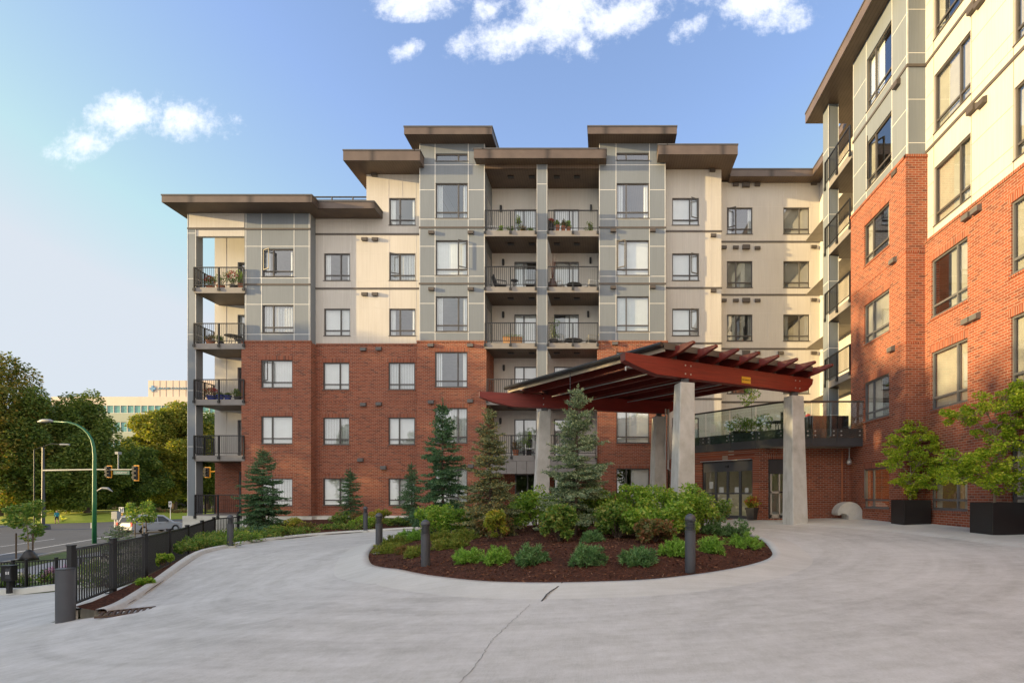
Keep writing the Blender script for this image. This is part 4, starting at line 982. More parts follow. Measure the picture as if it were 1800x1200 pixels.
# drain
dp = gp(222, 1077); mb = MB(); ddx = Vector((.8,.6,0)); ddn = Vector((-.6,.8,0)); dp.z += .02
for k in range(9): a = dp+ddx*(-.32+k*.08); mb.beam(a-ddn*.22, a+ddn*.22, .04, .03)
for s in (-.24,.24): mb.beam(dp+ddn*s-ddx*.38, dp+ddn*s+ddx*.38, .05, .03)
solo(mb, 'drain_grate', plain('rusty_iron', (.09,.055,.035), .8), 'rusty iron drain grate in the concrete beside the fence', 'drain', tuple(dp))

# ------------------------------------------------------------------ fences
def fence(pts, name, label, h=1.15, sp_=.105, pw=.085, mid=False):
    root = thing(name, label, 'fence', pts[0])
    for p in pts:
        mb = MB(); x, y, z = p; mb.box(x-pw/2,x+pw/2,y-pw/2,y+pw/2,z-.03,z+h); mb.box(x-pw/2-.008,x+pw/2+.008,y-pw/2-.008,y+pw/2+.008,z+h,z+h+.02); mb.box(x-.09,x+.09,y-.09,y+.09,z-.0,z+.02); mb.build('fence_post', m_black, root)
    for a, b in zip(pts, pts[1:]):
        A, B = Vector(a), Vector(b); d = (B-A); dh = Vector((d.x,d.y,0)).normalized(); mb = MB()
        A2, B2 = A+d*(pw/2/d.length), B-d*(pw/2/d.length)
        for z, t in ((h-.07,.045),(.1,.04)): mb.beam(A2+Vector((0,0,z)), B2+Vector((0,0,z)), .04, t)
        k = int(d.length/sp_)
        for i in range(1, k): p = A+d*(i/k); mb.beam(p+Vector((0,0,.1)), p+Vector((0,0,h-.07)), .02, .02, 0, up=dh)
        mb.build('fence_panel', m_black, root)
    return root
fence([(x, y, ftop(y)) for x, y in FENCE], 'metal_fence', 'tall black metal picket fence descending along the driveway kerb')
fence([(-16.3,23.2,-.5),(-15.6,23.9,-.5)], 'metal_fence', 'short end bay of black fence turning toward the building corner')
def lz(x, y): return G(x, y, True)
lf = [(-26.5,20,-2.25),(-24.6,20,-2.25),(-22.65,20.0,-2.22),(-22.15,20,-2.2),(-21.0,20.0,-2.12),(-19.2,20.05,-1.98),(-17.4,20.1,-1.75)]
fence(lf, 'metal_fence', 'lower black picket fence behind the flower bed at the far left', 1.13, .11, .075)
mb = MB(); loftstrip(mb, [(-40,19.62,-2.3),(-26,19.62,-2.28),(-22,19.62,-2.22),(-21,19.62,-2.1),(-16,19.7,-1.6)], [(-.12,-.1),(-.12,.12),(.1,.14),(.14,-.1)]); setp(mb.build('bed_kerb', m_kerb), kind='structure')
cb = thing('call_box', 'black gate intercom post in front of the lower fence', 'intercom', (-22.0,19.3,-2.2))
mb = MB(); mb.box(-22.1,-21.98,19.28,19.4,-2.22,-1.35); mb.build('post', m_black, cb); mb = MB(); mb.box(-22.2,-21.82,19.2,19.42,-1.75,-1.2); mb.box(-22.24,-21.78,19.14,19.44,-1.2,-1.17); mb.build('cabinet', m_black, cb, bevel=.01)
mb = MB(); mb.box(-22.02,-21.84,19.185,19.2,-1.66,-1.28); mb.build('keypad', m_char, cb); mb = MB(); mb.box(-22.0,-21.96,19.175,19.185,-1.5,-1.4); mb.box(-21.92,-21.88,19.175,19.185,-1.5,-1.4); mb.build('notice', m_white, cb)

# ------------------------------------------------------------------ plants
def vec(n, rs): v_ = rs.normal(size=(n,3)); return v_/np.linalg.norm(v_,axis=1,keepdims=True)
m_bark = plain('bark', (.11,.08,.06), .95, var=.4, scale=14, bump=.8); m_barkp = plain('pale_bark', (.33,.26,.19), .9, var=.25, scale=12)
m_spr_d = leaf('spruce_dark', [(0.045,0.104,0.054),(0.075,0.160,0.081),(0.112,0.228,0.107),(0.185,0.297,0.143)], .12, .55, 1.6)
m_spr_b = leaf('spruce_blue', [(0.080,0.137,0.075),(0.161,0.239,0.141),(0.297,0.364,0.216),(0.512,0.570,0.348)], .12, .55, 1.6)
m_spr_o = leaf('spruce_worn', [(0.108,0.122,0.048),(0.151,0.204,0.112),(0.301,0.346,0.192),(0.561,0.408,0.143)], .12, .6, 1.3)
def spruce(label, x, y, z, h, r, seed, mat, dens=1.0, droop=.25, bare=.06, lean=0.0):
    root = thing('spruce_tree', label, 'tree', (x, y, z), 0); rs = np.random.default_rng(seed)
    mb = MB(); tr_ = [(lean*t*h, .02*math.sin(t*9), t*h) for t in np.linspace(0,1,12)]; mb.tube(tr_, [max(.008, .013*h*(1-t)**.9) for t in np.linspace(0,1,12)], 8)
    cs = []; ds = []; ln = []
    def needles(p, q, dn):
        p, q = np.array(p), np.array(q); d = q-p; L_ = np.linalg.norm(d)
        if L_ < 1e-4: return
        d /= L_; k = max(2, int(L_/.0125*dens*dn)); t = rs.uniform(0,1,k)
        c = p+np.outer(t, q-p); rv = vec(k, rs); rv -= np.outer(rv@d, d); rv /= np.linalg.norm(rv,axis=1,keepdims=True)+1e-9
        rv[:,2] += .25
        cs.append(c); ds.append(rv*.75+d*.75); ln.append(np.full(k, .065*(.7+.3*min(1,h/4))))
    zc = bare*h
    while zc < h*.96:
        f = zc/h; Lb = r*1.2*(1-f)**.85+.10; nb = 7 if f < .8 else 5; a0 = rs.uniform(0,6.28)
        for k in range(nb):
            if rs.random() < .17: continue
            az = a0+k*6.283/nb+rs.normal()*.22; L_ = Lb*rs.choice([rs.uniform(.5,.8),rs.uniform(.8,1.0),rs.uniform(1.0,1.22)])*(1+.12*math.sin(az*2+seed)); e0 = -droop*(1-f)+.75*f*f+rs.normal()*.10
            k2 = max(3, int(L_/.10)); pts = []; p = np.array([lean*zc, 0, zc+rs.normal()*.05])
            for j in range(k2+1):
                t = j/k2; e = e0-.25*math.sin(t*2.4)+.55*t*t; pts.append(p.copy())
                p = p+np.array([math.cos(az)*math.cos(e), math.sin(az)*math.cos(e), math.sin(e)])*L_/k2
            mb.tube(pts, [max(.003,.009*(1-j/k2)*(.4+L_)) for j in range(k2+1)], 4, cap=False)
            for j in range(k2):
                t = (j+.5)/k2; needles(pts[j], pts[j+1], .9 if t > .2 else .45)
                if t < .12: continue
                fw_ = pts[j+1]-pts[j]; fw_ /= np.linalg.norm(fw_); sd_ = np.cross(fw_, [0,0,1]); sd_ /= np.linalg.norm(sd_)
                for sg in (-1, 1):
                    tl_ = L_*.42*(1-t)**.7*rs.uniform(.7,1.2)+.05; dv = fw_*.75+sd_*sg*.75+np.array([0,0,rs.normal()*.12-.05]); dv /= np.linalg.norm(dv)
                    b0_ = pts[j]+(pts[j+1]-pts[j])*rs.random(); e_ = b0_+dv*tl_; needles(b0_, e_, 1)
                    if tl_ > .18:
                        for s2 in (-1, 1):
                            m0 = b0_+dv*tl_*rs.uniform(.3,.6); d2 = dv*.7+np.cross(dv,[0,0,1])*s2*.7; needles(m0, m0+d2*tl_*.4, .9)
        zc += (.105+.09*(1-f))*(.8+.4*rs.random())*max(.75, h/4.0)
    needles(np.array([lean*h*.9,0,h*.88]), np.array([lean*h,0,h*1.02]), 1.6)
    mb.build('trunk', m_bark, root, local=True)
    c = np.concatenate(cs); d = np.concatenate(ds); l_ = np.concatenate(ln)*rs.uniform(.7,1.3,len(c))
    cards('needles', c, d, l_*1.1, l_*.38, mat, root, rs, local=True); return root
isz = lambda x, y: island_z(x, y)
spruce('tall blue green spruce in front of the canopy, on the island', -.78, 13.6, isz(-.78,13.6)-.02, 3.85, .98, 22, m_spr_b, .85, .10, .13, .012)
spruce('slim pale blue spruce with rusty inner branches, left of the tallest island spruce', -3.2, 14.5, isz(-3.2,14.5)-.02, 3.5, .72, 34, m_spr_o, 1.0, .2, .06, -.008)
spruce('dense dark green spruce standing at the rear left of the island', -5.3, 17.0, isz(-5.3,17)-.05, 4.3, .95, 47, m_spr_d, 1.05, .35, .04)
spruce('dark green spruce in the bed below the left brick bay', -15.4, 23.5, -.25, 3.75, 1.05, 58, m_spr_d, .9, .35, .05)
spruce('small narrow dark spruce in the bed against the brick wall', -12.3, 25.2, .0, 2.65, .6, 63, m_spr_d, .9, .3, .06)
spruce('thin green spruce just left of the dense dark spruce', -8.9, 24.0, .0, 2.85, .62, 71, m_spr_d, .8, .3, .06)
spruce('low blue spruce below the fence near the street', -21.4, 23.0, -2.3, 2.45, .95, 83, m_spr_b, .7, .2, .05)

def crown(name, blobs, per, size, mat, parent, rs, flat=.5, aspect=.6, local=True):
    cs = []; ds = []
    for (c, rx, ry, rz) in blobs:
        k = int(per*rs.uniform(.8,1.2)); v_ = vec(k, rs); rad = rs.uniform(.35,1,k)**.5
        p = np.array(c)+v_*np.array([rx,ry,rz])*rad[:,None]; cs.append(p)
        d = v_*.6+vec(k, rs)*.9; d[:,2] = d[:,2]*flat-.22; ds.append(d)
    c = np.concatenate(cs); d = np.concatenate(ds); s_ = size*rs.uniform(.65,1.35,len(c))
    return cards(name, c, d, s_, s_*aspect, mat, parent, rs, local=local)
def shrub(name, label, cat, x, y, z, r, h, seed, mat, size=.075, n=24, per=90, group=None, stems=7, open_=.0):
    root = thing(name, label, cat, (x,y,z), 0, group); rs = np.random.default_rng(seed)
    mb = MB(); blobs = []
    for k in range(n):
        a = rs.uniform(0,6.283); q = math.sqrt(rs.uniform(0,1)); zz = h*(.22+.72*rs.uniform(0,1)**.8); taper = .55+.6*math.sin(min(1,zz/h)*2.6)
        c = (r*q*taper*math.cos(a)*.85, r*q*taper*math.sin(a)*.85, zz*(1-.25*q)); b_ = rs.uniform(.16,.3)*r*1.15; blobs.append((c, b_, b_, b_*.8))
        if k < stems or k % 3 == 0: mb.tube([(c[0]*.15,c[1]*.15,0),(c[0]*.55,c[1]*.55,c[2]*.6),c], [.012,.008,.004], 5, cap=False)
    mb.build('stems', m_bark, root, local=True); crown('foliage', blobs, per, size, mat, root, rs, .7); return root
m_lg = leaf('leaf_fresh', [(0.113,0.220,0.031),(0.192,0.338,0.049),(0.295,0.460,0.070),(0.521,0.559,0.122)], .35, .45, 2.2)
m_lm = leaf('leaf_mid', [(0.074,0.152,0.032),(0.127,0.243,0.047),(0.212,0.325,0.064),(0.380,0.344,0.096)], .3, .5, 2.0)
m_ly = leaf('leaf_yellow', [(0.145,0.203,0.029),(0.261,0.319,0.043),(0.435,0.435,0.072),(0.609,0.435,0.087)], .35, .5, 2.0)
m_lr = leaf('leaf_rusty', [(0.102,0.131,0.043),(0.160,0.174,0.058),(0.261,0.160,0.072),(0.348,0.145,0.072)], .3, .5, 2.0)
def isl_px(px, Y): return xat(px, Y)
for i, (px, Y, r, h, mat, lab) in enumerate([
    (1065,14.2,.72,1.3,m_lm,'leafy rose bush immediately right of the tallest spruce trunk'),
    (1108,13.4,.72,1.34,m_lg,'bright leafy bush second from the spruce in the island hedge'),
    (1160,14.0,.8,1.42,m_lg,'dense green bush in the middle of the island hedge'),
    (1210,13.6,.74,1.34,m_lg,'bushy green shrub directly behind the right bollard'),
    (1240,14.6,.66,1.3,m_lm,'darker green bush at the right end of the island hedge'),
    (945,15.5,.72,1.32,m_lg,'rounded light green bush between the two pale spruces'),
    (985,12.0,.40,.95,m_lm,'loose upright bush with yellowing leaves left of the tallest spruce trunk'),
    (874,12.6,.28,.85,m_ly,'golden yellow thin bush below the slim spruce'),
    (1085,12.3,.5,.9,m_lm,'drooping dull green bush right of the spruce trunk, low in front of the hedge'),
    (775,15.0,.66,1.05,m_lg,'fresh green bush behind the left bollards'),
    (815,15.6,.5,.85,m_lm,'small dull green bush left of the slim spruce'),
    (905,16.8,.6,1.0,m_lm,'green bush partly hidden behind the slim spruce'),
    (1150,11.2,.38,.55,m_lr,'low reddish bush in front of the island hedge'),
    (1045,17.0,.7,1.3,m_lm,'green bush behind the tallest spruce'),
    (1185,12.3,.55,.85,m_lg,'low fresh green bush spilling forward left of the right bollard'),(1125,12.2,.5,.8,m_lg,'light green bush in the middle front of the hedge'),(1000,14.9,.6,1.0,m_lg,'fresh green bush touching the left side of the tallest spruce'),
    (870,14.0,.45,.6,m_lr,'low rusty leaved bush at the foot of the slim spruce')]):
    x = xat(px, Y); shrub('bush', lab, 'bush', x, Y, isz(x,Y), r, h, 100+i, mat, .075 if mat is not m_ly else .065, 34, 110)
# dwarf pine mounds: radiating needle tufts
m_pine = leaf('pine_fresh', [(0.103,0.230,0.032),(0.189,0.363,0.056),(0.292,0.497,0.079),(0.396,0.613,0.128)], .2, .5, 3); m_pined = leaf('pine_blue', [(0.061,0.148,0.056),(0.104,0.227,0.079),(0.174,0.313,0.120),(0.260,0.418,0.176)], .2, .5, 3)
m_pineo = leaf('pine_olive', [(0.102,0.174,0.029),(0.174,0.246,0.043),(0.275,0.334,0.058),(0.377,0.319,0.087)], .2, .5, 3)
def mound(name, label, x, y, z, r, h, seed, mat, ln=.09, group=None, tufts=150, up=.5):
    root = thing(name, label, 'dwarf shrub', (x,y,z), 0, group); rs = np.random.default_rng(seed)
    mb = MB(); cs = []; ds = []
    for k in range(tufts):
        v_ = vec(1, rs)[0]; v_[2] = abs(v_[2]); q = rs.uniform(.45,1)*(1+.18*math.sin(3*math.atan2(v_[1],v_[0])+seed))
        c = v_*np.array([r,r,h])*q; 
        if k % 6 == 0: mb.tube([(c[0]*.2,c[1]*.2,0), tuple(c*.6+np.array([0,0,.01])), tuple(c)], [.008,.006,.003], 4, cap=False)
        t = v_*.8+np.array([0,0,up])+rs.normal(size=3)*.25; t /= np.linalg.norm(t); n_ = 26
        s_ = rs.uniform(0,.06,n_); cs.append(c+np.outer(s_-.03, t)); ds.append(t*.7+vec(n_, rs)*.75)
    mb.build('stems', m_bark, root, local=True)
    c = np.concatenate(cs); d = np.concatenate(ds); l_ = ln*rs.uniform(.6,1.2,len(c)); cards('needles', c, d, l_, l_*.12+.004, mat, root, rs, local=True); return root
for i, (px, py, r, h, mat, lab) in enumerate([
    (826,1011,.27,.24,m_pine,'bright green dwarf pine first in the front row of the island'),
    (873,1014,.27,.24,m_pine,'bright green dwarf pine second in the front row, below the yellow bush'),
    (932,1017,.26,.28,m_pined,'blue green dwarf pine in the front row left of the kerb crack'),
    (1033,1018,.27,.30,m_pined,'round blue green dwarf pine at the front below the tallest spruce'),
    (1120,1016,.28,.27,m_pined,'two lobed dwarf pine midway between the tallest spruce and right bollard'),
    (1186,1003,.28,.26,m_pine,'bright dwarf pine touching the left side of the right bollard'),
    (1251,994,.22,.27,m_pine,'upright dwarf pine just right of the right bollard'),
    (1308,977,.40,.26,m_pine,'wide spreading bright dwarf pine at the right tip of the island'),
    (1298,958,.36,.36,m_pined,'dark dwarf pine with upright tips behind the spreading one'),
    (1256,960,.36,.38,m_pined,'shadowed dwarf pine behind the right bollard at the hedge end'),
    (698,972,.34,.24,m_pineo,'mossy green mound right beside the far left bollard'),
    (683,985,.32,.22,m_pineo,'flat bright mound at the foot of the far left bollard'),
    (696,986,.20,.19,m_pineo,'little mound on the left edge of the mulch'),
    (713,990,.18,.16,m_lr,'small rusty yellow mound on the left of the island'),
    (731,996,.22,.19,m_pineo,'small green mound left against the front left bollard'),
    (716,958,.36,.26,m_pine,'bright mound up the slope behind the left mounds'),
    (735,968,.34,.22,m_pine,'leafy mound behind the front left bollard'),
    (776,975,.26,.22,m_pineo,'olive mound just right of the front left bollard, farther back'),
    (783,990,.26,.20,m_pineo,'olive mound right of the front left bollard, nearer the kerb'),
    (817,978,.28,.24,m_pineo,'olive mound behind the bright front row'),
    (806,990,.20,.16,m_pineo,'tiny olive mound between the olive mounds and the front row'),
    (1040,985,.22,.20,m_pined,'small faint pine seedling near the tallest spruce'),
    (845,966,.22,.18,m_lr,'small rusty mound near the slim spruce')]):
    p = gp(px, py-8); p.z = isz(p.x, p.y)-.02; mound('dwarf_pine', lab, p.x, p.y, p.z, r*1.12, h*1.12, 200+i, mat, .085, None, 150)
# bed along the building
gcs = []; rs = np.random.default_rng(77)
for i, (x, y, r, h, mat, lab) in enumerate([
    (-15.0,20.2,.6,.45,m_lm,'low juniper at the fence end of the planting bed'),(-13.9,20.9,.6,.5,m_spr_d,'dark spreading juniper below the left spruce'),
    (-13.2,20.9,.45,.5,m_lm,'green low shrub in front of the left spruce'),(-13.6,22.8,.5,.75,m_ly,'yellow tipped shrub right of the left spruce'),
    (-12.6,22.0,.5,.5,m_lr,'orange tinged low shrub in the bed'),(-12.4,24.4,.45,.8,m_lm,'leafy shrub before the concrete plinth'),(-11.4,24.2,.45,.7,m_lr,'reddish leafy shrub in front of the small narrow spruce'),
    (-10.6,24.6,.5,.85,m_ly,'tall yellow green shrub between narrow spruce and rear bollard'),(-11.8,22.9,.55,.45,m_lm,'spreading green shrub along the drive edge of the bed'),(-10.8,23.2,.6,.5,m_lg,'bright ground juniper left of the rear bollard'),
    (-9.4,23.7,.5,.5,m_lm,'low green shrub right of the rear bollard'),(-8.2,24.2,.5,.6,m_ly,'yellow green shrub below the thin spruce'),(-7.2,24.6,.6,.7,m_lm,'green shrub at the end of the bed behind the island'),(-6.0,25.2,.6,.8,m_lm,'green shrub against the tower plinth'),
    (-4.4,26.2,.6,.8,m_lm,'green shrub before the ground floor patio'),(-13.2,19.2,.5,.32,m_lg,'bright low plant by the drive kerb near the fence bollard'),(-12.9,18.6,.42,.3,m_lm,'low green plant immediately right of the fence bollard'),
    (-12.9,16.2,.45,.3,m_lm,'low juniper left of the fence bollard'),(-12.0,14.2,.22,.35,m_lg,'weedy sprig in the strip beside the fence'),(-10.6,12.0,.2,.28,m_lg,'lone weed in the narrow bed beside the near fence')]):
    ez = G(max(x,-12.2), y)+.02 if y < 23 else .0
    shrub('shrub', lab, 'shrub', x, y, ez-.02 if x > -14 else -.5, r, h, 300+i, mat, .07, 16, 90)
cc = []
for (y, x), (ox, oy) in zip(EDGE[5:], outer[5:]):
    for k in range(1100):
        t = rs.uniform(.06,.85); j = rs.normal()*.5; px_, py_ = x+(ox-x)*t+j*.4, y+(oy-y)*t+j*.4; cc.append((px_, py_, G(max(px_,-12.4), min(py_,24))+.05+rs.uniform(0,.28)))
cc = np.array(cc); d = vec(len(cc), rs); d[:,2] = abs(d[:,2])
setp(cards('ground_cover', cc, d, rs.uniform(.08,.2,len(cc)), .035, m_lm, rng=rs), label='low green ground cover filling the bed along the brick wall', cat='ground cover', kind='stuff')
# shrubs below the fence with pale blossoms
m_flw = leaf('blossom_white', [(.7,.65,.62),(.75,.7,.68)], .2, .6); m_flp = leaf('blossom_pink', [(.55,.22,.48),(.7,.45,.62)], .2, .6); m_flr = leaf('blossom_red', [(.45,.03,.04),(.6,.08,.05)], .2, .6)
def flowering(label, x, y, z, r, h, seed, fm, mat, nf=140, group=None):
    root = shrub('flowering_shrub', label, 'shrub', x, y, z, r, h, seed, mat, .09, 22, 90, group); rs = np.random.default_rng(seed+1)
    v_ = vec(nf, rs); v_[:,2] = abs(v_[:,2]); c = v_*np.array([r*.9,r*.9,h*.62])*rs.uniform(.75,1.05,(nf,1))+np.array([0,0,h*.38]); cc_ = np.repeat(c, 6, 0)+rs.normal(size=(nf*6,3))*.03
    cards('blossoms', cc_, vec(nf*6, rs), .06, .05, fm, root, rs, local=True)
for i, (x, y, r, h, fm, lab) in enumerate([(-21.5,20.6,.6,.95,m_flp,'flowering bush with pink heads behind the lower fence'),(-20.2,20.6,.6,.75,m_flw,'flowering bush with white heads beside the pink one'),(-23.4,20.7,.7,.6,m_flw,'low flowering bush left of the intercom'),
    (-17.0,17.9,.8,1.1,m_flw,'white flowering shrub seen through the second bay of the tall fence'),(-16.4,18.4,.85,1.25,m_flw,'white flowering shrub seen through the middle of the tall fence'),(-18.4,19.0,.8,1.0,m_flw,'white flowering shrub seen through the nearest bay of the tall fence'),(-18.6,21.0,.9,1.5,m_flw,'taller dark shrub with few blossoms behind the lower fence')]):
    flowering(lab, x, y, lz(x,y), r, h, 400+i, fm, m_lm)

# ------------------------------------------------------------------ trees
def tree(name, label, x, y, z, H, cz, rx, ry, rz, nb, per, size, mat, seed, flat=.5, bark=None, tr=.02, cone=0.0, group=None, blob=(.22,.36), trunkname='trunk', squash=.75):
    root = thing(name, label, 'tree', (x,y,z), 0, group); rs = np.random.default_rng(seed); mb = MB(); blobs = []
    th = cz+rz*.6; lean = rs.normal()*.02*H
    tp = [(lean*(t**2)+.04*rx*math.sin(5*t), .03*rx*math.sin(4*t+1), t*th) for t in np.linspace(0,1,9)]; mb.tube(tp, [H*tr*(1-.85*t) for t in np.linspace(0,1,9)], 9)
    for k in range(nb):
        v_ = vec(1, rs)[0]; q = rs.uniform(.35,1)**.6; w = 1-cone*max(-.2, v_[2]*q); f = rs.uniform(*blob)
        c = np.array([v_[0]*rx*q*w, v_[1]*ry*q*w, cz+v_[2]*rz*q]); blobs.append((c, rx*f, ry*f, rz*f*squash))
        if k % 2 == 0:
            a = max(.25*cz, min(th*.97, c[2]-rx*.45)); b_ = tp[min(8,int(a/th*8))]
            m0 = np.array([b_[0]*.4+c[0]*.6, b_[1]*.4+c[1]*.6, a*.5+c[2]*.5+.05*rx]); mb.tube([(b_[0],b_[1],a), tuple(m0), tuple(c)], [H*tr*.32*(1-a/th*.6), H*tr*.18, H*tr*.05], 5, cap=False)
    mb.build(trunkname, bark or m_bark, root, local=True); crown('crown', blobs, per, size, mat, root, rs, flat); return root
m_t1 = leaf('tree_olive', [(0.068,0.088,0.019),(0.121,0.150,0.026),(0.189,0.195,0.034),(0.365,0.221,0.042)], .3, .6, .25)
m_t2 = leaf('tree_green', [(0.056,0.098,0.024),(0.098,0.156,0.034),(0.161,0.215,0.042),(0.238,0.260,0.054)], .3, .6, .25)
m_t3 = leaf('tree_gold', [(0.092,0.127,0.020),(0.172,0.204,0.032),(0.276,0.275,0.045),(0.437,0.341,0.055)], .35, .6, .3)
m_mpl = leaf('maple_lime', [(0.159,0.272,0.024),(0.266,0.397,0.035),(0.427,0.526,0.050),(0.640,0.637,0.097)], .4, .45, 1.6)
def tp(px, Y): return xat(px, Y)
GZ = -2.3
m_shade = leaf('avenue_leaf', [(.04,.075,.02),(.07,.12,.028),(.115,.165,.035)], .3, .6, .25)
tree('broadleaf_tree', 'tall dark tree with bronze lower leaves at the left picture edge', tp(-5,72), 72, GZ, 23, 13.2, 6.0, 5.0, 10.2, 80, 850, .34, m_t1, 1, cone=.45)
tree('broadleaf_tree', 'dark leafy tree second from the left edge', tp(72,74), 74, GZ, 17, 9.8, 5.3, 5, 8.2, 70, 800, .33, m_t2, 2, cone=.4)
tree('broadleaf_tree', 'broad cone shaped dark tree in front of the office block', tp(150,78), 78, GZ, 19.6, 10, 4.9, 4.4, 9.4, 76, 800, .33, m_t2, 3, cone=.62)
tree('maple_tree', 'golden sunlit maple beside the grey balcony column', tp(304,92), 92, GZ, 21, 11.4, 6.9, 6, 7.8, 84, 850, .40, m_t3, 4, cone=.25)
tree('broadleaf_tree', 'low dark spreading tree behind the traffic signals', tp(222,84), 84, GZ, 12, 7.4, 5.6, 4.4, 4.4, 50, 700, .34, m_t2, 5)
tree('broadleaf_tree', 'bronze edged tree low behind the street lamp', tp(115,80), 80, GZ, 13, 7.4, 6.6, 4.6, 5.4, 56, 700, .34, m_t1, 6)
tree('broadleaf_tree', 'dark low tree near the left edge behind the mast pole', tp(30,82), 82, GZ, 13, 7, 7.2, 4.6, 6, 56, 700, .35, m_t1, 7)
tree('broadleaf_tree', 'dark green tree glimpsed behind the lower left balconies', tp(364,96), 96, GZ, 18, 10, 5.4, 5, 8, 50, 700, .38, m_t2, 8)
for i, (px, Y, lab) in enumerate([(140,100,'dark hedge tree closing the view behind the lawn, left'),(215,101,'dark hedge tree closing the view behind the lawn, middle'),(290,104,'dark hedge tree closing the view behind the lawn, right'),(60,98,'dark hedge tree closing the view far left'),(0,96,'dark hedge tree at the extreme left')]):
    tree('hedge_tree', lab, tp(px,Y), Y, GZ, 8.5, 4.0, 7.4, 3.4, 4.2, 40, 420, .45, m_t2, 20+i, group='dark trees behind the lawn')
def young(label, px, Y, H, r, seed, base=GZ):
    x = tp(px, Y); t = tree('young_tree', label, x, Y, base, H, H*.68, r, r, H*.33, 22, 90, .16, m_lm, seed, bark=m_barkp, tr=.012)
    for s in (-.5,.4): mb = MB(); mb.tube([(x+s*1.05,Y-.1,base),(x+s*1.05,Y-.1,base+1.55)], .04, 6); mb.build('stake', m_bark, t)
    return t
young('young staked tree with a dark watering bag on the verge', 48, 29.8, 3.45, .85, 31); young('young staked tree in front of the silver van', 250, 45, 3.4, .9, 32)
mb = MB(); x = tp(51,29.6); mb.lathe([(.42,0),(.36,.25),(.18,.55),(.1,.62)], (x,29.6,GZ), 14); solo(mb, 'watering_bag', m_black, 'dark green watering bag slumped round the young verge tree', 'bag', (x,29.6,GZ), smooth=True)
# avenue west of the drive, outside the picture: it shades the lower storeys
p0_ = tree('avenue_tree', 'large leafy tree of the avenue west of the driveway', -60, 24, GZ, 19, 10.2, 4.4, 4.4, 8.8, 62, 150, .55, m_shade, 41, group='avenue trees west of the drive')
p1_ = tree('avenue_tree', 'large leafy tree of the avenue west of the driveway', -58, 17, GZ, 19, 9.6, 4.4, 4.4, 8.8, 62, 150, .55, m_shade, 42, group='avenue trees west of the drive')
AV = [(-60,11,.93,.3),(-57,4.6,1.03,1),(-60,-1.5,.9,2),(-58,-8,1.04,3),(-60,-14,.92,4),(-57,-20,1.0,5),(-61,-26,.95,1.5),(-66,19,.84,2.5),(-66,7,.78,3),(-66,2,.86,3.6),(-66,-5,.8,2),(-66,-11,.84,.7)]
for i, (x, y, s, rz) in enumerate(AV): dup(p0_ if i % 2 else p1_, (x,y,GZ), rz, s)
# trees on the far side of the forecourt, behind the viewer: the ground floor windows mirror them
for i, (x, y, s, rz) in enumerate([(-44,-34,.8,.2),(-34,-36,.72,1.4),(-25,-33,.85,2.2),(-15,-36,.74,.9),(-5,-34,.8,3),(5,-36,.86,.1),(15,-34,.7,4),(25,-33,.8,5)]): dup(p0_ if i % 2 else p1_, (x,y,-1), rz, s, 'leafy tree on the far side of the forecourt')['group'] = 'trees across the forecourt'
# planters with Japanese maples
def planter(label, x0, x1, y0, y1, z0, z1):
    t = thing('planter_box', label, 'planter', ((x0+x1)/2,(y0+y1)/2,z0)); mb = MB(); w = .035
    mb.box(x0,x1,y0,y0+w,z0,z1); mb.box(x0,x1,y1-w,y1,z0,z1); mb.box(x0,x0+w,y0+w,y1-w,z0,z1); mb.box(x1-w,x1,y0+w,y1-w,z0,z1); mb.build('box', plain('planter_black', (.016,.015,.016), .38), t, bevel=.006)
    mb = MB(); mb.box(x0+w,x1-w,y0+w,y1-w,z1-.12,z1-.06); mb.build('soil', m_soil, t)
planter('cube planter, matt black, in front of the projecting brick bay', 9.63,10.5,16.9,17.68,.40,1.25); planter('cube planter, matt black, cut by the right picture edge', 9.67,10.53,13.07,13.91,.38,1.22)
def jmaple(label, x, y, z, blobs, seed):
    root = thing('japanese_maple', label, 'tree', (x,y,z)); rs = np.random.default_rng(seed); mb = MB(); bl = []
    mb.tube([(0,0,0),(.02,.02,.25),(-.03,0,.5),(.02,0,.9),(.0,.02,1.5),(.06,0,2.0)], [.035,.032,.028,.022,.014,.006], 8)
    for (cx, cy, cz, r) in blobs:
        mb.tube([(0,0,max(.35,cz-.55)),(cx*.55,cy*.55,cz-.2),(cx,cy,cz)], [.02,.012,.006], 5, cap=False)
        for k in range(6): a = rs.uniform(0,6.28); mb.tube([(cx*.55,cy*.55,cz-.2),(cx+r*.5*math.cos(a),cy+r*.4*math.sin(a),cz-.08),(cx+r*.95*math.cos(a),cy+r*.8*math.sin(a),cz-.05)], [.009,.006,.003], 4, cap=False)
        for k in range(11): a = rs.uniform(0,6.28); q = math.sqrt(rs.random())*r*1.25; f_ = rs.uniform(.22,.5); bl.append(((cx+q*math.cos(a), cy+q*math.sin(a)*.8, cz+rs.normal()*.13-q*.2), r*f_, r*f_*.9, .05+.09*rs.random()))
    mb.build('trunk', m_barkp, root, local=True); crown('crown', bl, 105, .066, m_mpl, root, rs, .35, .6)
jmaple('lime green Japanese maple growing in the planter by the bay', 10.06, 17.3, 1.18, [(-.75,-.1,1.45,.36),(-.3,-.25,1.75,.42),(.2,-.3,2.15,.38),(.0,-.1,2.45,.34),(-.55,-.2,1.95,.34),(.45,-.5,1.75,.36),(.75,-.65,1.1,.36),(.25,-.4,.95,.42),(-.25,-.3,.75,.4),(.1,-.45,1.35,.36),(-.1,.05,.55,.3),(.5,-.5,.65,.34)], 51)
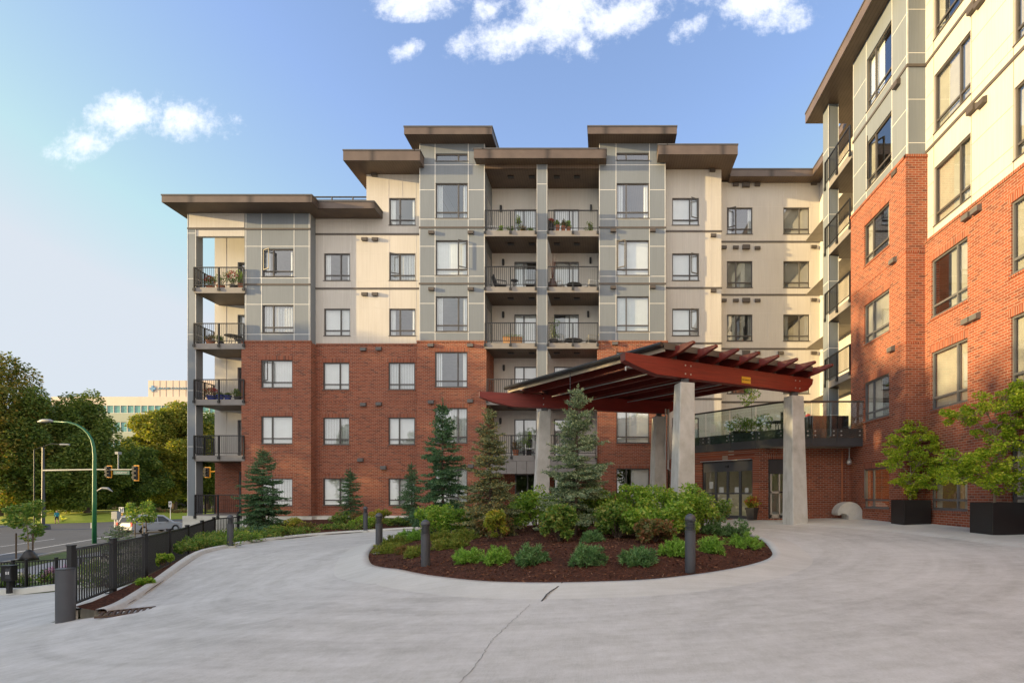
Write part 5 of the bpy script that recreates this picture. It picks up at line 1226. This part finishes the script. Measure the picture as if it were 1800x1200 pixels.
jmaple('taller lime green Japanese maple in the planter at the right edge', 10.1, 13.6, 1.16, [(-1.1,-.2,1.25,.42),(-.75,-.1,1.0,.42),(-1.15,-.1,.75,.34),(-.35,-.2,1.3,.4),(.1,-.3,1.6,.42),(.35,-.3,2.1,.4),(-.45,-.2,2.5,.42),(-.85,.1,2.35,.32),(.1,-.3,2.85,.4),(.45,-.45,2.5,.38),(.35,-.4,1.1,.42),(.0,-.3,.8,.4),(.4,-.5,.6,.36),(-.4,-.3,.65,.36),(-.1,-.1,2.0,.34),(.5,-.5,3.0,.3)], 52)
# round concrete vent hood by the wall
t = thing('vent_hood_block', 'half round concrete vent hood standing against the entrance wall', 'vent', (9.3,20.6,.45))
mb = MB(); x0 = xat(1467,20.6); prof = [(1.0,0),(1.0,.24)]+[(.5+.5*math.cos(a), .24+.48*math.sin(a)) for a in np.linspace(.15,math.pi-.1,16)]+[(.02,.24),(.06,.19),(.22,.27),(.34,.25),(.40,.16),(.40,0)]
mb.prism([(x0+a, 20.35, .42+b) for a, b in prof], (0,.55,0)); mb.build('hood', m_cast, t, bevel=.015)
mb = MB(); mb.box(x0+.37,x0+.42,20.3,20.34,.42,.62); mb.build('lock_plate', m_steel, t)
# ------------------------------------------------------------------ pots and furniture
m_pot = plain('dark_pot', (.035,.032,.032), .5); m_terra = plain('terracotta', (.38,.14,.07), .8); m_blue = plain('blue_glaze', (.03,.05,.28), .25); m_wood = planks('cedar_wood', (.50,.27,.12), 2, .11, .7); m_whp = plain('white_plastic', (.72,.72,.70), .5)
def pot(label, x, y, z, r, h, mat, pr, ph, lm_, seed, flowers=None, leafs=.06, n=12, name='potted_plant', sq=False):
    t = thing(name, label, 'potted plant', (x,y,z)); mb = MB(); rs = np.random.default_rng(seed)
    mb.lathe([(r*.72,0),(r*.95,h*.85),(r*1.05,h*.86),(r*1.05,h),(r*.9,h),(r*.88,h*.9)], n=4 if sq else 18); mb.build('pot', mat, t, local=True)
    bl = [((rs.normal()*pr*.35, rs.normal()*pr*.35, h+ph*rs.uniform(.15,.9)), pr*.38, pr*.38, ph*.2) for _ in range(n)]
    mb = MB(); [mb.tube([(0,0,h*.9), b[0]], .006, 4, cap=False) for b in bl]; mb.build('stems', m_bark, t, local=True)
    crown('foliage', bl, 42, leafs, lm_, t, rs, .8)
    if flowers:
        k = 60; v_ = vec(k, rs); v_[:,2] = abs(v_[:,2]); c = np.repeat(v_*np.array([pr*.75,pr*.75,ph*.55])+np.array([0,0,h+ph*.45]), 5, 0)+rs.normal(size=(k*5,3))*.025; cards('flowers', c, vec(k*5, rs), .05, .045, flowers, t, rs, local=True)
    return t
pot('dark square pot with red and yellow flowers beside the sliding doors', 5.86, 21.0, .42, .27, .48, m_pot, .3, .42, m_ly, 501, m_flr, .08, 14, 'flower_pot', True)
bx = lambda px, Y=28.4: xat(px, Y)
pot('terracotta pot of red flowers on the top left corner balcony', bx(367), 28.5, FZ[4], .2, .3, m_terra, .3, .55, m_lm, 510, m_flr)
pot('leafy pot in the middle of the top left corner balcony', bx(388), 28.4, FZ[4], .2, .3, m_terra, .35, .7, m_lm, 511)
pot('tall green pot with red blooms at the right of the top left corner balcony', bx(408), 28.5, FZ[4], .2, .35, m_pot, .35, .75, m_lm, 512, m_flr)
pot('bright yellow green pot plant next to the grey bay, top left balcony', bx(423), 28.5, FZ[4], .2, .4, m_terra, .3, .75, m_lg, 513)
pot('reddish foliage pot on the fourth floor corner balcony', bx(372), 28.3, FZ[3], .22, .25, m_terra, .35, .35, m_lr, 514)
pot('small leafy pot in the centre of the fourth floor corner balcony', bx(390), 28.3, FZ[3], .16, .2, m_pot, .2, .3, m_lm, 515)
pot('blue glazed pot of dark red leaves on the third floor corner balcony', bx(375), 28.3, FZ[2], .25, .26, m_blue, .38, .42, m_lr, 516, m_flr)
pot('blue glazed pot, empty looking, middle of the third floor corner balcony', bx(392), 28.2, FZ[2], .18, .3, m_blue, .12, .12, m_lm, 517)
pot('blue glazed pot right of the middle one on the third floor corner balcony', bx(405), 28.2, FZ[2], .18, .26, m_blue, .14, .14, m_lm, 518)
pot('leafy pot at the bay end of the third floor corner balcony', bx(420), 28.3, FZ[2], .18, .22, m_pot, .28, .4, m_lm, 519)
for i, (px, k, r, h, pr, ph, mt, lm_, fl, lab) in enumerate([
    (881,5,.14,.12,.22,.35,m_pot,m_lg,None,'yellow green low pot on the top centre left balcony'),(898,5,.13,.22,.2,.35,m_terra,m_lm,None,'terracotta pot behind the railing post, top centre left balcony'),
    (910,5,.16,.3,.25,.8,m_terra,m_lm,None,'tall spiky plant on the top centre left balcony'),(922,5,.15,.2,.28,.3,m_terra,m_lr,None,'rusty pot row plant, second from the column, top centre left'),(935,5,.15,.2,.28,.3,m_terra,m_lm,None,'rounded pot beside the column on the top centre left balcony'),
    (968,5,.18,.7,.2,.3,m_pot,m_lr,m_flr,'dark hanging style planter beside the column, top centre right'),(980,5,.12,.55,.16,.35,m_terra,m_lm,None,'raised pot second from the column on the top centre right balcony'),(990,5,.12,.55,.18,.3,m_terra,m_lr,None,'raised pot with pinkish plant on the top centre right balcony'),
    (999,5,.12,.55,.2,.4,m_terra,m_lg,None,'raised pot with bright green plant on the top centre right balcony'),(1037,5,.18,.2,.28,.4,m_pot,m_lm,None,'bushy pot near the tower end of the top centre right balcony'),
    (973,3,.25,.35,.4,1.1,m_pot,m_lm,None,'big leafy plant against the column on the fourth floor right balcony'),
    (906,1,.18,.35,.25,.5,m_terra,m_lr,None,'reddish pot plant on the second floor balcony above the patio'),(925,1,.2,.3,.35,.7,m_pot,m_lm,None,'dark leafy pot on the second floor balcony above the patio'),(931,1,.12,.9,.15,.45,m_pot,m_lg,None,'tall thin plant rising above the second floor railing')]):
    pot(lab, bx(px), 28.35+.1*(i % 3), FZ[k], r, h, mt, pr, ph, lm_, 530+i, fl)
vz = thing('floor_vase', 'large dark urn holding tall bare reddish twigs on a balcony', 'vase', (bx(971),28.5,FZ[4])); mb = MB(); mb.lathe([(.12,0),(.26,.3),(.25,.45),(.12,.62),(.14,.7)], n=20); mb.build('urn', plain('urn_glaze', (.10,.055,.045), .3), vz, local=True, smooth=True)
mb = MB(); rs = np.random.default_rng(9)
for k in range(22): a = rs.uniform(0,6.28); s_ = rs.uniform(.05,.3); mb.tube([(0,0,.6),(s_*.4*math.cos(a),s_*.4*math.sin(a),1.2),(s_*math.cos(a),s_*math.sin(a),rs.uniform(1.5,2.1))], [.007,.006,.003], 4, cap=False)
mb.build('twigs', plain('red_twig', (.16,.05,.035), .7), vz, local=True)
pb2 = thing('window_box', 'cedar planter box with small plants on the fourth floor left balcony', 'planter', (bx(902),28.3,FZ[3])); mb = MB(); mb.box(-.5,.5,-.18,.18,.03,.4); mb.box(-.52,.52,-.2,.2,.4,.43); mb.build('box', m_wood, pb2, local=True)
crown('foliage', [((k*.2-.4,0,.5),.14,.12,.12) for k in range(5)], 50, .06, m_lm, pb2, np.random.default_rng(3))
def chair(label, x, y, z, rz, mat, lounge=False):
    t = thing('patio_chair', label, 'chair', (x,y,z), rz); 
    mb = MB(); mb.box(-.27,.27,-.27,.27,.36,.41); mb.build('seat', mat, t, local=True)
    mb = MB(); b0_ = .22; mb.hexa([(-.27,b0_,.4),(.27,b0_,.4),(.27,b0_+.05,.4),(-.27,b0_+.05,.4),(-.24,b0_+.2,.88),(.24,b0_+.2,.88),(.24,b0_+.24,.88),(-.24,b0_+.24,.88)]); mb.build('backrest', mat, t, local=True)
    for sx in (-1,1):
        mb = MB(); mb.box(sx*.27-.025,sx*.27+.025,-.26,.26,.58,.62); mb.box(sx*.27-.02,sx*.27+.02,-.26,-.22,.41,.58); mb.build('armrest', mat, t, local=True)
        for sy in (-1,1): mb = MB(); mb.tube([(sx*.23,sy*.23,.36),(sx*.25,sy*.27,0)], .018, 6); mb.build('leg', mat, t, local=True)
    return t
chair('white armchair on the top centre left balcony', bx(864), 28.8, FZ[5], 1.6, m_whp)
chair('dark low chair at the left of the fifth floor centre left balcony', bx(878), 28.7, FZ[4], 2.0, m_char); chair('dark reclining chair near the column on the fifth floor centre left balcony', bx(932), 28.7, FZ[4], -1.6, m_char)
chair('pale wicker chair behind the urn, fifth floor centre right', bx(984), 28.8, FZ[4], 1.2, m_whp); chair('white folding chair at the tower end, fifth floor centre right', bx(1040), 28.7, FZ[4], -1.2, m_whp)
chair('pale chair with cushions at the tower end, fourth floor right', bx(1040), 28.7, FZ[3], -1.3, m_curtain); chair('white chair next to the big plant, fourth floor right', bx(984), 28.8, FZ[3], 1.3, m_whp)
chair('dark chair on the fourth floor corner balcony', bx(420), 28.7, FZ[3], -1.6, m_char); chair('white bench chair on the second floor balcony', bx(934), 28.3, FZ[1], 0, m_whp)
def table(label, x, y, z, r, h, mat):
    t = thing('patio_table', label, 'table', (x,y,z)); mb = MB(); mb.lathe([(r,h-.03),(r,h)], n=24); mb.build('table_top', mat, t, local=True)
    for k in range(3): a = k*2.09+.4; mb = MB(); mb.tube([(r*.35*math.cos(a),r*.35*math.sin(a),h-.03),(r*.75*math.cos(a),r*.75*math.sin(a),0)], .015, 6); mb.build('leg', mat, t, local=True)
table('round dark patio table on the fourth floor corner balcony', bx(405), 28.6, FZ[3], .4, .62, m_char); table('dark wicker table on the fifth floor centre right balcony', bx(1009), 28.6, FZ[4], .42, .42, m_pot)
table('small dark stand by the post on the fifth floor centre left balcony', bx(902), 28.8, FZ[4], .2, .75, m_char); table('low blanket covered table on the fourth floor right balcony', bx(1008), 28.6, FZ[3], .5, .38, m_framel)
# terrace things
tz = 3.84
def tpp(px, Y): return xat(px, Y)
planter('long dark charcoal planter on the terrace behind the glass', tpp(1428,21.2), tpp(1500,21.2), 21.6, 22.4, tz, 4.68)
planter('low dark planter under the shrubs on the terrace', tpp(1290,23.4), tpp(1345,23.4), 23.6, 24.3, tz, 4.3)
shrub('bush', 'dense green shrub behind the terrace glass', 'bush', tpp(1302,23.6), 23.7, 4.2, .65, .75, 601, m_lm, .07, 20, 80); shrub('bush', 'loose leafy shrub on the terrace beside the table', 'bush', tpp(1342,23.6), 23.7, 4.1, .5, 1.05, 602, m_lm, .07, 18, 60)
tree('small_tree', 'slender small tree rising above the terrace handrail', tpp(1322,23.8), 23.9, 4.2, 2.6, 1.95, .65, .6, .7, 18, 55, .09, m_lm, 603, bark=m_barkp, tr=.008)
table('round black bistro table on the terrace', tpp(1362,22.6), 22.6, tz, .42, .72, m_black)
t = thing('bistro_chair', 'black round backed bistro chair on the terrace', 'chair', (tpp(1374,23.2),23.2,tz)); mb = MB(); mb.lathe([(.2,.43),(.2,.46)], n=16); mb.build('seat', m_black, t, local=True)
mb = MB(); mb.tube([(.22*math.cos(a), .15, .46+.42*math.sin(a)) for a in np.linspace(0,math.pi,12)], .014, 6); mb.tube([(.12*math.cos(a), .15, .46+.3*math.sin(a)) for a in np.linspace(0,math.pi,10)], .01, 6); mb.build('backrest', m_black, t, local=True)
for sx in (-1,1):
    for sy in (-1,1): mb = MB(); mb.tube([(sx*.13,sy*.13,.43),(sx*.2,sy*.2,0)], .012, 6); mb.build('leg', m_black, t, local=True)
# ------------------------------------------------------------------ street
m_green = plain('green_paint', (.01,.13,.055), .4); m_galv = plain('galvanised', (.27,.28,.29), .45, .3)
sl = thing('street_lamp', 'tall green street lamp with a curved arm above the road', 'street lamp', (tp(166,40),40,GZ)); P40 = lambda px, py: (xat(px,40), 40, zat(py,40))
mb = MB(); mb.tube([(xat(166,40),40,GZ),P40(166,880),P40(166,800),P40(164.5,785),P40(161,772),P40(155,762),P40(146,753),P40(134,746),P40(120,742),P40(93,740.5)], [.14,.13,.11,.1,.09,.085,.08,.07,.06,.05], 10); mb.build('pole', m_green, sl, smooth=True)
mb = MB(); a = Vector(P40(94,740.5)); mb.tube([a, a+Vector((-.25,0,.06)), a+Vector((-.8,0,.05)), a+Vector((-1.2,0,-.02))], [.06,.12,.15,.05], 10); mb.build('lamp_head', m_galv, sl, smooth=True); mb = MB(); mb.box(xat(166,40)-.19,xat(166,40)-.13,39.9,40.1,-1.1,-.7); mb.build('meter_box', m_white, sl)
m_sigy = plain('signal_yellow', (.75,.33,.02), .5); m_lens = plain('dark_lens', (.03,.012,.012), .3)
def signal(root, c, side=(1,0,0), w=.42, h=1.25, frame_side=None):
    c = Vector(c); mb = MB(); mb.box(c.x-w*.5,c.x+w*.5,c.y-.02,c.y+.02,c.z-h/2,c.z+h/2); mb.build('backplate', m_sigy, root)
    mb = MB(); mb.box(c.x-w*.32,c.x+w*.32,c.y-.26,c.y-.02,c.z-h*.44,c.z+h*.44)
    for k in (-1,0,1): mb.tube([(c.x,c.y-.26,c.z+k*h*.28),(c.x,c.y-.42,c.z+k*h*.28)], .13, 10)
    mb.build('signal_head', m_black, root)
    mb = MB()
    for k in (-1,0,1): mb.tube([(c.x,c.y-.27,c.z+k*h*.28),(c.x,c.y-.275,c.z+k*h*.28)], .1, 10)
    mb.build('lens', m_lens, root)
ts = thing('traffic_signal', 'mast arm with two yellow framed traffic lights over the street', 'traffic light', (-60.2,56,GZ))
mb = MB(); mb.tube([(-60.2,56,GZ),(-60.2,56,6.5)], [.16,.1], 12); mb.lathe([(.6,0),(.55,.5),(.25,.6)], (-60.2,56,GZ), 10); mb.build('pole', m_char, ts)
mb = MB(); mb.tube([(-60.2,56,4.05),(-52,53,4.0),(xat(244,50),50,3.85)], [.1,.07,.05], 8); mb.build('mast_arm', m_galv, ts)
mb = MB(); cx_ = xat(208,51.3); mb.tube([(cx_,51.3,3.9),(cx_,51.3,5.5)], .05, 6); mb.box(cx_-.15,cx_+.15,51.1,51.5,5.4,5.65); mb.build('camera_mast', m_galv, ts)
signal(ts, (xat(192.5,52),52,zat(828.5,52)), w=.5, h=1.2); signal(ts, (xat(240,50),50,zat(831,50)), w=.5, h=1.5)
mb = MB(); nx = xat(215,51.1); mb.box(nx-.78,nx+.78,51.0,51.04,3.42,3.78); nb_ = mb.build('name_plate', plain('sign_green', (.005,.11,.11), .6), ts)
lettering('CANADA WAY', .20, m_white, ts, (nx,50.99,3.6), (1,0,0), sx=.85)
t2 = thing('traffic_signal', 'lone yellow traffic light glimpsed between grey column and brick wall', 'traffic light', (xat(392,50),50,GZ)); mb = MB(); mb.tube([(xat(392,50),50,GZ),(xat(392,50),50,4.2)], .12, 8); mb.tube([(xat(392,50),50,3.7),(xat(356,50),50,3.62)], .05, 6); mb.build('pole', m_sigy, t2); signal(t2, (xat(368,49.9),49.7,zat(830,50)), w=.55, h=1.0)
l2 = thing('street_lamp', 'grey street lamp among the trees behind the mast arm', 'street lamp', (xat(60,60),60,GZ)); mb = MB(); mb.tube([(xat(60,60),60,GZ),(xat(60,60),60,6.6),(xat(90,60),60,7.3),(xat(108,60),60,7.2)], [.06,.05,.04,.03], 8); mb.build('pole', m_black, l2); mb = MB(); mb.tube([(xat(106,60),60,7.2),(xat(122,60),60,7.2)], [.12,.1], 8); mb.build('lamp_head', m_galv, l2)
l3 = thing('street_lamp', 'low grey lamp with a flat curved head beside the green pole', 'street lamp', (xat(168,62),62,GZ)); mb = MB(); mb.tube([(xat(168,62),62,GZ),(xat(168,62),62,1.9)], .07, 8); mb.build('pole', m_galv, l3); mb = MB(); mb.tube([(xat(170,62),62,1.9),(xat(180,62),62,2.25),(xat(190,62),62,2.2),(xat(198,62),62,1.85)], [.05,.12,.14,.04], 8); mb.build('lamp_head', m_galv, l3)
cbx = thing('utility_cabinet', 'grey traffic control cabinet on short posts at the kerb', 'cabinet', (xat(205,60),60,GZ)); mb = MB(); x = xat(205,60); mb.box(x-.33,x+.33,59.7,60.2,-1.35,-.45); mb.build('cabinet', m_galv, cbx, bevel=.02); mb = MB(); mb.box(x-.2,x-.08,59.9,60,GZ,-1.35); mb.box(x+.08,x+.2,59.9,60,GZ,-1.35); mb.build('post', m_white, cbx)
sg = thing('road_sign', 'white lane arrow sign above a striped hazard marker', 'sign', (xat(214,61),61,GZ)); x = xat(214,61); mb = MB(); mb.tube([(x,61,GZ),(x,61,.0)], .035, 6); mb.build('post', m_galv, sg)
mb = MB(); mb.box(x-.28,x+.28,60.94,60.96,-.62,.02); mb.build('plate', m_white, sg)
mb = MB()
for s, b_ in ((-.1,-1),(.1,1)): mb.tube([(x+s,60.93,-.52),(x+s,60.93,-.25),(x+s+.06*b_,60.93,-.12)], .03, 5); mb.add([(x+s+.06*b_-.09,60.925,-.14),(x+s+.06*b_+.09,60.925,-.14),(x+s+.09*b_,60.925,-.03)], [(0,1,2)])
mb.build('arrow', m_black, sg)
mb = MB(); mb.box(x-.17,x+.17,60.94,60.96,-1.5,-.64); mb.build('hazard_marker', plain('hazard_yellow', (.75,.42,.03), .5), sg)
mb = MB()
for k in range(4): z = -1.45+k*.22; mb.quad((x-.16,60.93,z),(x+.16,60.93,z+.12),(x+.16,60.93,z+.22),(x-.16,60.93,z+.1))
mb.build('stripe', m_black, sg)
s2 = thing('bus_stop_sign', 'narrow white sign on a thin post by the lawn right of the van', 'sign', (xat(299.5,74),74,GZ)); x = xat(299.5,74); mb = MB(); mb.tube([(x,74,GZ),(x,74,.5)], .04, 6); mb.build('post', m_white, s2); mb = MB(); mb.box(x-.2,x+.2,73.94,73.96,-.25,.55); mb.build('plate', m_white, s2); mb = MB(); mb.box(x-.08,x+.08,73.92,73.935,.1,.4); mb.box(x-.03,x+.03,73.92,73.935,-.12,.1); mb.build('symbol', m_black, s2)
# lawn beyond the road with a low bank and shrubs
m_bl = NT('lawn'); p_ = m_bl.geo().outputs['Position']; m_bl.col(m_bl.ramp(m_bl.noise(p_, .5, 6, .7), [(.3,(.20,.26,.02)),(.7,(.36,.38,.035))])); m_bl = m_bl.set(.9)
mb = MB(); vs = []; fs = []
LF = smooth_line([(-140,63,0),(-105,66,0),(-76,67.5,0),(-70.5,69.5,0),(-68,74,0),(-66,81,0),(-61,87,0),(-48,90,0),(-30,91,0)], 6)
for i, q in enumerate(LF):
    d = (LF[min(i+1,len(LF)-1)]-LF[max(i-1,0)]).normalized(); n_ = Vector((-d.y,d.x,0))
    for o_, h in ((0,.03),(.12,.14),(1.5,.25),(4,.75),(8,1.0),(26,1.1)): vs.append((q.x+n_.x*o_, q.y+n_.y*o_, GZ+h+.05*math.sin(i*.9+o_)*(o_ > 1)))
for i in range(len(LF)-1):
    for j in range(5): fs.append((i*6+j,i*6+j+1,i*6+7+j,i*6+6+j))
mb.add(vs, fs); setp(mb.build('lawn', m_bl, smooth=True), kind='structure')
mb = MB(); strip(mb, 15.25, 17.1, -40, 51, .03); setp(mb.build('verge', m_lawn), kind='structure')
pr = [(150,'dark ground shrub on the lawn left of the mast',m_t2),(285,'reddish shrub at the foot of the golden maple',m_lr),(315,'low red flower bed beside the grey column',m_lr),(262,'low hedge behind the silver van',m_t2),(232,'low hedge behind the lane arrow sign',m_t2)]
for i, (px, lab, mt) in enumerate(pr): x = tp(px,86); shrub('lawn_shrub', lab, 'shrub', x, 86, -1.7, 1.3, 1.0, 650+i, mt, .25, 14, 50)
# ------------------------------------------------------------------ walking person
def person(label, x, y, z, hd):
    J = {'pelvis':(0,0,.92,.14),'waist':(0,0,1.08,.125),'chest':(.02,0,1.3,.15),'neck':(.03,0,1.47,.06),'head0':(.05,0,1.56,.085),'head1':(.06,0,1.66,.1),'crown':(.05,0,1.73,.05),
         'hl':(.02,.09,.88,.095),'kl':(.2,.1,.5,.062),'al':(.16,.1,.09,.042),'tl':(.3,.1,.04,.035),'hr':(-.02,-.09,.88,.095),'kr':(-.05,-.1,.48,.062),'ar':(-.33,-.1,.14,.042),'tr':(-.22,-.1,.05,.035),
         'sl':(.02,.18,1.38,.065),'el':(-.1,.24,1.13,.045),'wl':(.03,.25,.93,.032),'dl':(.1,.25,.88,.03),'sr':(.02,-.18,1.38,.065),'er':(.08,-.24,1.12,.045),'wr':(.27,-.22,1.0,.032),'dr':(.34,-.21,.98,.03)}
    E = [('pelvis','waist'),('waist','chest'),('chest','neck'),('neck','head0'),('head0','head1'),('head1','crown'),('pelvis','hl'),('hl','kl'),('kl','al'),('al','tl'),('pelvis','hr'),('hr','kr'),('kr','ar'),('ar','tr'),('chest','sl'),('sl','el'),('el','wl'),('wl','dl'),('chest','sr'),('sr','er'),('er','wr'),('wr','dr')]
    ks = list(J); me = bpy.data.meshes.new('person'); me.from_pydata([J[k][:3] for k in ks], [(ks.index(a), ks.index(b)) for a, b in E], [])
    o = bpy.data.objects.new('person', me); C.objects.link(o); md = o.modifiers.new('skin','SKIN'); o.modifiers.new('sub','SUBSURF').levels = 1; o.modifiers['sub'].render_levels = 2
    for i, k in enumerate(ks): me.skin_vertices[0].data[i].radius = (J[k][3],)*2
    me.skin_vertices[0].data[0].use_root = True
    mt = NT('walker'); s_ = mt.n('ShaderNodeSeparateXYZ'); mt.l(mt.obj(), s_.inputs[0]); mm_ = mt.n('ShaderNodeMath', operation='DIVIDE'); mt.l(s_.outputs[2], mm_.inputs[0]); mm_.inputs[1].default_value = 1.8
    r_ = mt.ramp(mm_.outputs[0], [(0,(.05,.05,.06)),(.06,(.35,.2,.14)),(.3,(.02,.025,.04)),(.53,(.02,.22,.26)),(.82,(.4,.24,.17)),(.94,(.03,.02,.015))])
    [t_ for t_ in mt.t.nodes if t_.type == 'VALTORGB'][0].color_ramp.interpolation = 'CONSTANT'; mt.col(r_); me.materials.append(mt.set(.8))
    o.location = (x,y,z); o.rotation_euler = (0,0,hd); setp(o, label, 'person')
person('person in a teal top walking along the lawn edge', tp(100,67), 67, GZ+.03, 2.6)
# ------------------------------------------------------------------ silver van
def van(x, y, z, hd):
    r_ = thing('parked_car', 'silver minivan waiting on the street, seen from its right side', 'minivan', (x,y,z), hd)
    m_b = plain('silver_paint', (.40,.41,.44), .3, .3, .03); m_g = plain('dark_glass', (.03,.035,.04), .08); m_t = plain('tyre', (.02,.02,.02), .85); W = .97
    lower = [(-2.5,.38),(-2.52,.75),(-2.45,1.02),(1.1,1.0),(1.9,.92),(2.35,.80),(2.5,.62),(2.5,.36),(2.3,.25)]
    def arch(cx): return [(cx+.36*math.cos(a), .32+.36*math.sin(a)) for a in np.linspace(0.05,math.pi-.05,9)]
    poly = lower+arch(1.55)+[(1.0,.25)]+[(-.9,.25)]+arch(-1.45)+[(-2.2,.25)]
    mb = MB(); mb.prism([(a,-W,b) for a, b in poly], (0,2*W,0)); mb.build('body', m_b, r_, local=True, bevel=.05)
    top = [(-2.42,1.0),(-2.2,1.62),(-1.9,1.72),(-.2,1.74),(.5,1.66),(1.35,1.02)]
    mb = MB(); vs = []
    for s in (-1,1):
        for a, b in top: vs.append((a, s*(W-.02-.16*(b-1.0)/.72), b))
    n_ = len(top); mb.add(vs, [tuple(range(n_)), tuple(range(2*n_-1,n_-1,-1))]+[(i,(i+1)%n_,n_+(i+1)%n_,n_+i) for i in range(n_)]); mb.build('cabin', m_b, r_, local=True, bevel=.04)
    def side(a): return lambda q: (q[0], a*(W-.005-.16*(q[1]-1.0)/.72), q[1])
    for a in (-1,1):
        for pts in ([(-2.2,1.06),(-1.3,1.06),(-1.3,1.6),(-2.06,1.58)],[(-1.22,1.06),(-.22,1.06),(-.22,1.62),(-1.22,1.61)],[(-.12,1.06),(1.05,1.06),(.42,1.58),(-.12,1.62)]):
            mb = MB(); f = side(a); mb.quad(*[f(q) for q in pts]); mb.build('side_window', m_g, r_, local=True)
        for pts in ([(-1.2,.36),(-.17,.36),(-.17,1.0),(-1.2,1.0)],[(-.15,.36),(.95,.36),(.95,1.0),(-.15,1.0)]):
            mb = MB(); mb.quad(*[(q[0],a*(W+.006),q[1]) for q in pts]); d_ = mb.build('door', m_b, r_, local=True); h_ = MB(); h_.box(pts[0][0]+.08,pts[0][0]+.26,a*(W+.02)-.015,a*(W+.02)+.015,.86,.89); h_.build('handle', m_char, d_, local=True)
        mb = MB(); mb.box(2.28,2.5,a*.72-.2,a*.72+.2,.62,.78); mb.build('headlight', plain('lamp_clear', (.7,.7,.7), .15), r_, local=True); mb = MB(); mb.box(-2.535,-2.4,a*.85-.11,a*.85+.11,.72,1.1); mb.build('tail_light', plain('lamp_red', (.45,.02,.02), .25), r_, local=True)
        mb = MB(); mb.box(.75,.95,a*(W+.14)-.1,a*(W+.14)+.1,1.0,1.15); mb.build('wing_mirror', m_b, r_, local=True, bevel=.03)
        for cx in (1.55,-1.45):
            mb = MB(); mb.tube([(cx,a*(W-.22),.32),(cx,a*(W-.01),.32)], .325, 22); w_ = mb.build('wheel', m_t, r_, local=True)
            mb = MB(); mb.tube([(cx,a*(W-.02),.32),(cx,a*(W+.005),.32)], .20, 22)
            mb.build('rim', m_steel, w_, local=True)
    mb = MB(); mb.quad((-2.43,-.75,1.08),(-2.43,.75,1.08),(-2.235,.66,1.58),(-2.235,-.66,1.58)); mb.build('rear_window', m_g, r_, local=True); mb = MB(); mb.quad((1.36,-.8,1.06),(1.36,.8,1.06),(.57,.7,1.64),(.57,-.7,1.64)); mb.build('windscreen', m_g, r_, local=True)
    mb = MB(); mb.box(-2.56,-2.48,-.95,.95,.38,.58); mb.build('bumper', m_b, r_, local=True, bevel=.03)
van(-45.1, 52, GZ+.03, math.atan2(.98,.2))
# ------------------------------------------------------------------ office block far behind the trees
ob = thing('office_building', 'distant beige office block with teal window bands and a sign board', 'building', (-108,120,GZ))
YO = 118; Po = PY(YO); m_ob = panel('office_panel', (.62,.50,.42)); m_og = plain('teal_glass', (.14,.33,.31), .12, .0, .3); m_op = panel('green_spandrel', (.27,.31,.25)); m_ow = plain('office_frame', (.5,.48,.45), .5)
def oz(py): return zat(py, YO)
def ox(px): return xat(px, YO)
mb = MB(); mb.box(ox(90),ox(420),YO,YO+25,oz(712),oz(697)); mb.box(ox(90),ox(420),YO+.2,YO+25,GZ,oz(712)); mb.build('wall', m_ob, ob)
mb = MB()
for a, b in ((726,741),(759,773),(793,812)): mb.box(ox(90),ox(420),YO-.1,YO+.2,oz(b),oz(a))
mb.build('spandrel', m_op, ob)
for a, b in ((712,726),(741,759),(773,793),(812,835)):
    for k in range(26):
        x0, x1 = ox(92+k*12), ox(92+k*12+11.9); mb = MB(); t_ = .08
        for q in ((x0,x0+t_,oz(b),oz(a)),(x1-t_,x1,oz(b),oz(a)),(x0+t_,x1-t_,oz(b),oz(b)+t_),(x0+t_,x1-t_,oz(a)-t_,oz(a))): mb.box(q[0],q[1],YO-.05,YO+.15,q[2],q[3])
        w_ = mb.build('window', m_ow, ob); g_ = MB(); g_.quad((x0+t_,YO+.1,oz(b)+t_),(x1-t_,YO+.1,oz(b)+t_),(x1-t_,YO+.1,oz(a)-t_),(x0+t_,YO+.1,oz(a)-t_)); g_.build('pane', m_og, w_)
mb = MB(); mb.box(ox(258.5),ox(420),YO+.3,YO+20,oz(697)+.02,oz(668)); mb.build('upper_storey', m_ob, ob)
mb = MB()
for px in (268,279,290,302,313,325,337): mb.box(ox(px)-.04,ox(px)+.04,YO+.27,YO+.3,oz(697)+.05,oz(668)-.05)
mb.build('panel_seam', plain('seam', (.25,.18,.15), .7), ob)
m_bsign = plain('sign_blue', (.10,.27,.48), .4); cx_, cz_ = ox(267), oz(682.5); mb = MB(); a_ = .24; b_ = .68
mb.prism([(cx_+p[0],YO+.1,cz_+p[1]) for p in ((-a_,-b_),(a_,-b_),(a_,-a_),(b_,-a_),(b_,a_),(a_,a_),(a_,b_),(-a_,b_),(-a_,a_),(-b_,a_),(-b_,-a_),(-a_,-a_))], (0,.2,0)); mb.build('cross_emblem', m_bsign, ob)
lettering('BLUE CROSS', .66, plain('sign_letter', (.16,.30,.40), .4), ob, (ox(302.5), YO+.18, oz(682)), (1,0,0), sx=1.75, extrude=.06)
hs = thing('low_building', 'low dark roofed building under the trees behind the lawn', 'building', (tp(212,110),110,GZ)); x = tp(212,110); mb = MB(); mb.box(x-9,x+12,108,115,GZ,1.2); mb.build('wall', plain('dark_wall', (.05,.045,.04), .8), hs); mb = MB(); mb.hexa([(x-10,106.5,1.2),(x+13,106.5,1.2),(x+13,116,1.2),(x-10,116,1.2),(x-8,110,2.6),(x+11,110,2.6),(x+11,113,2.6),(x-8,113,2.6)]); mb.build('roof', plain('slate', (.09,.09,.10), .8), hs)
# keep unnamed repeats in order
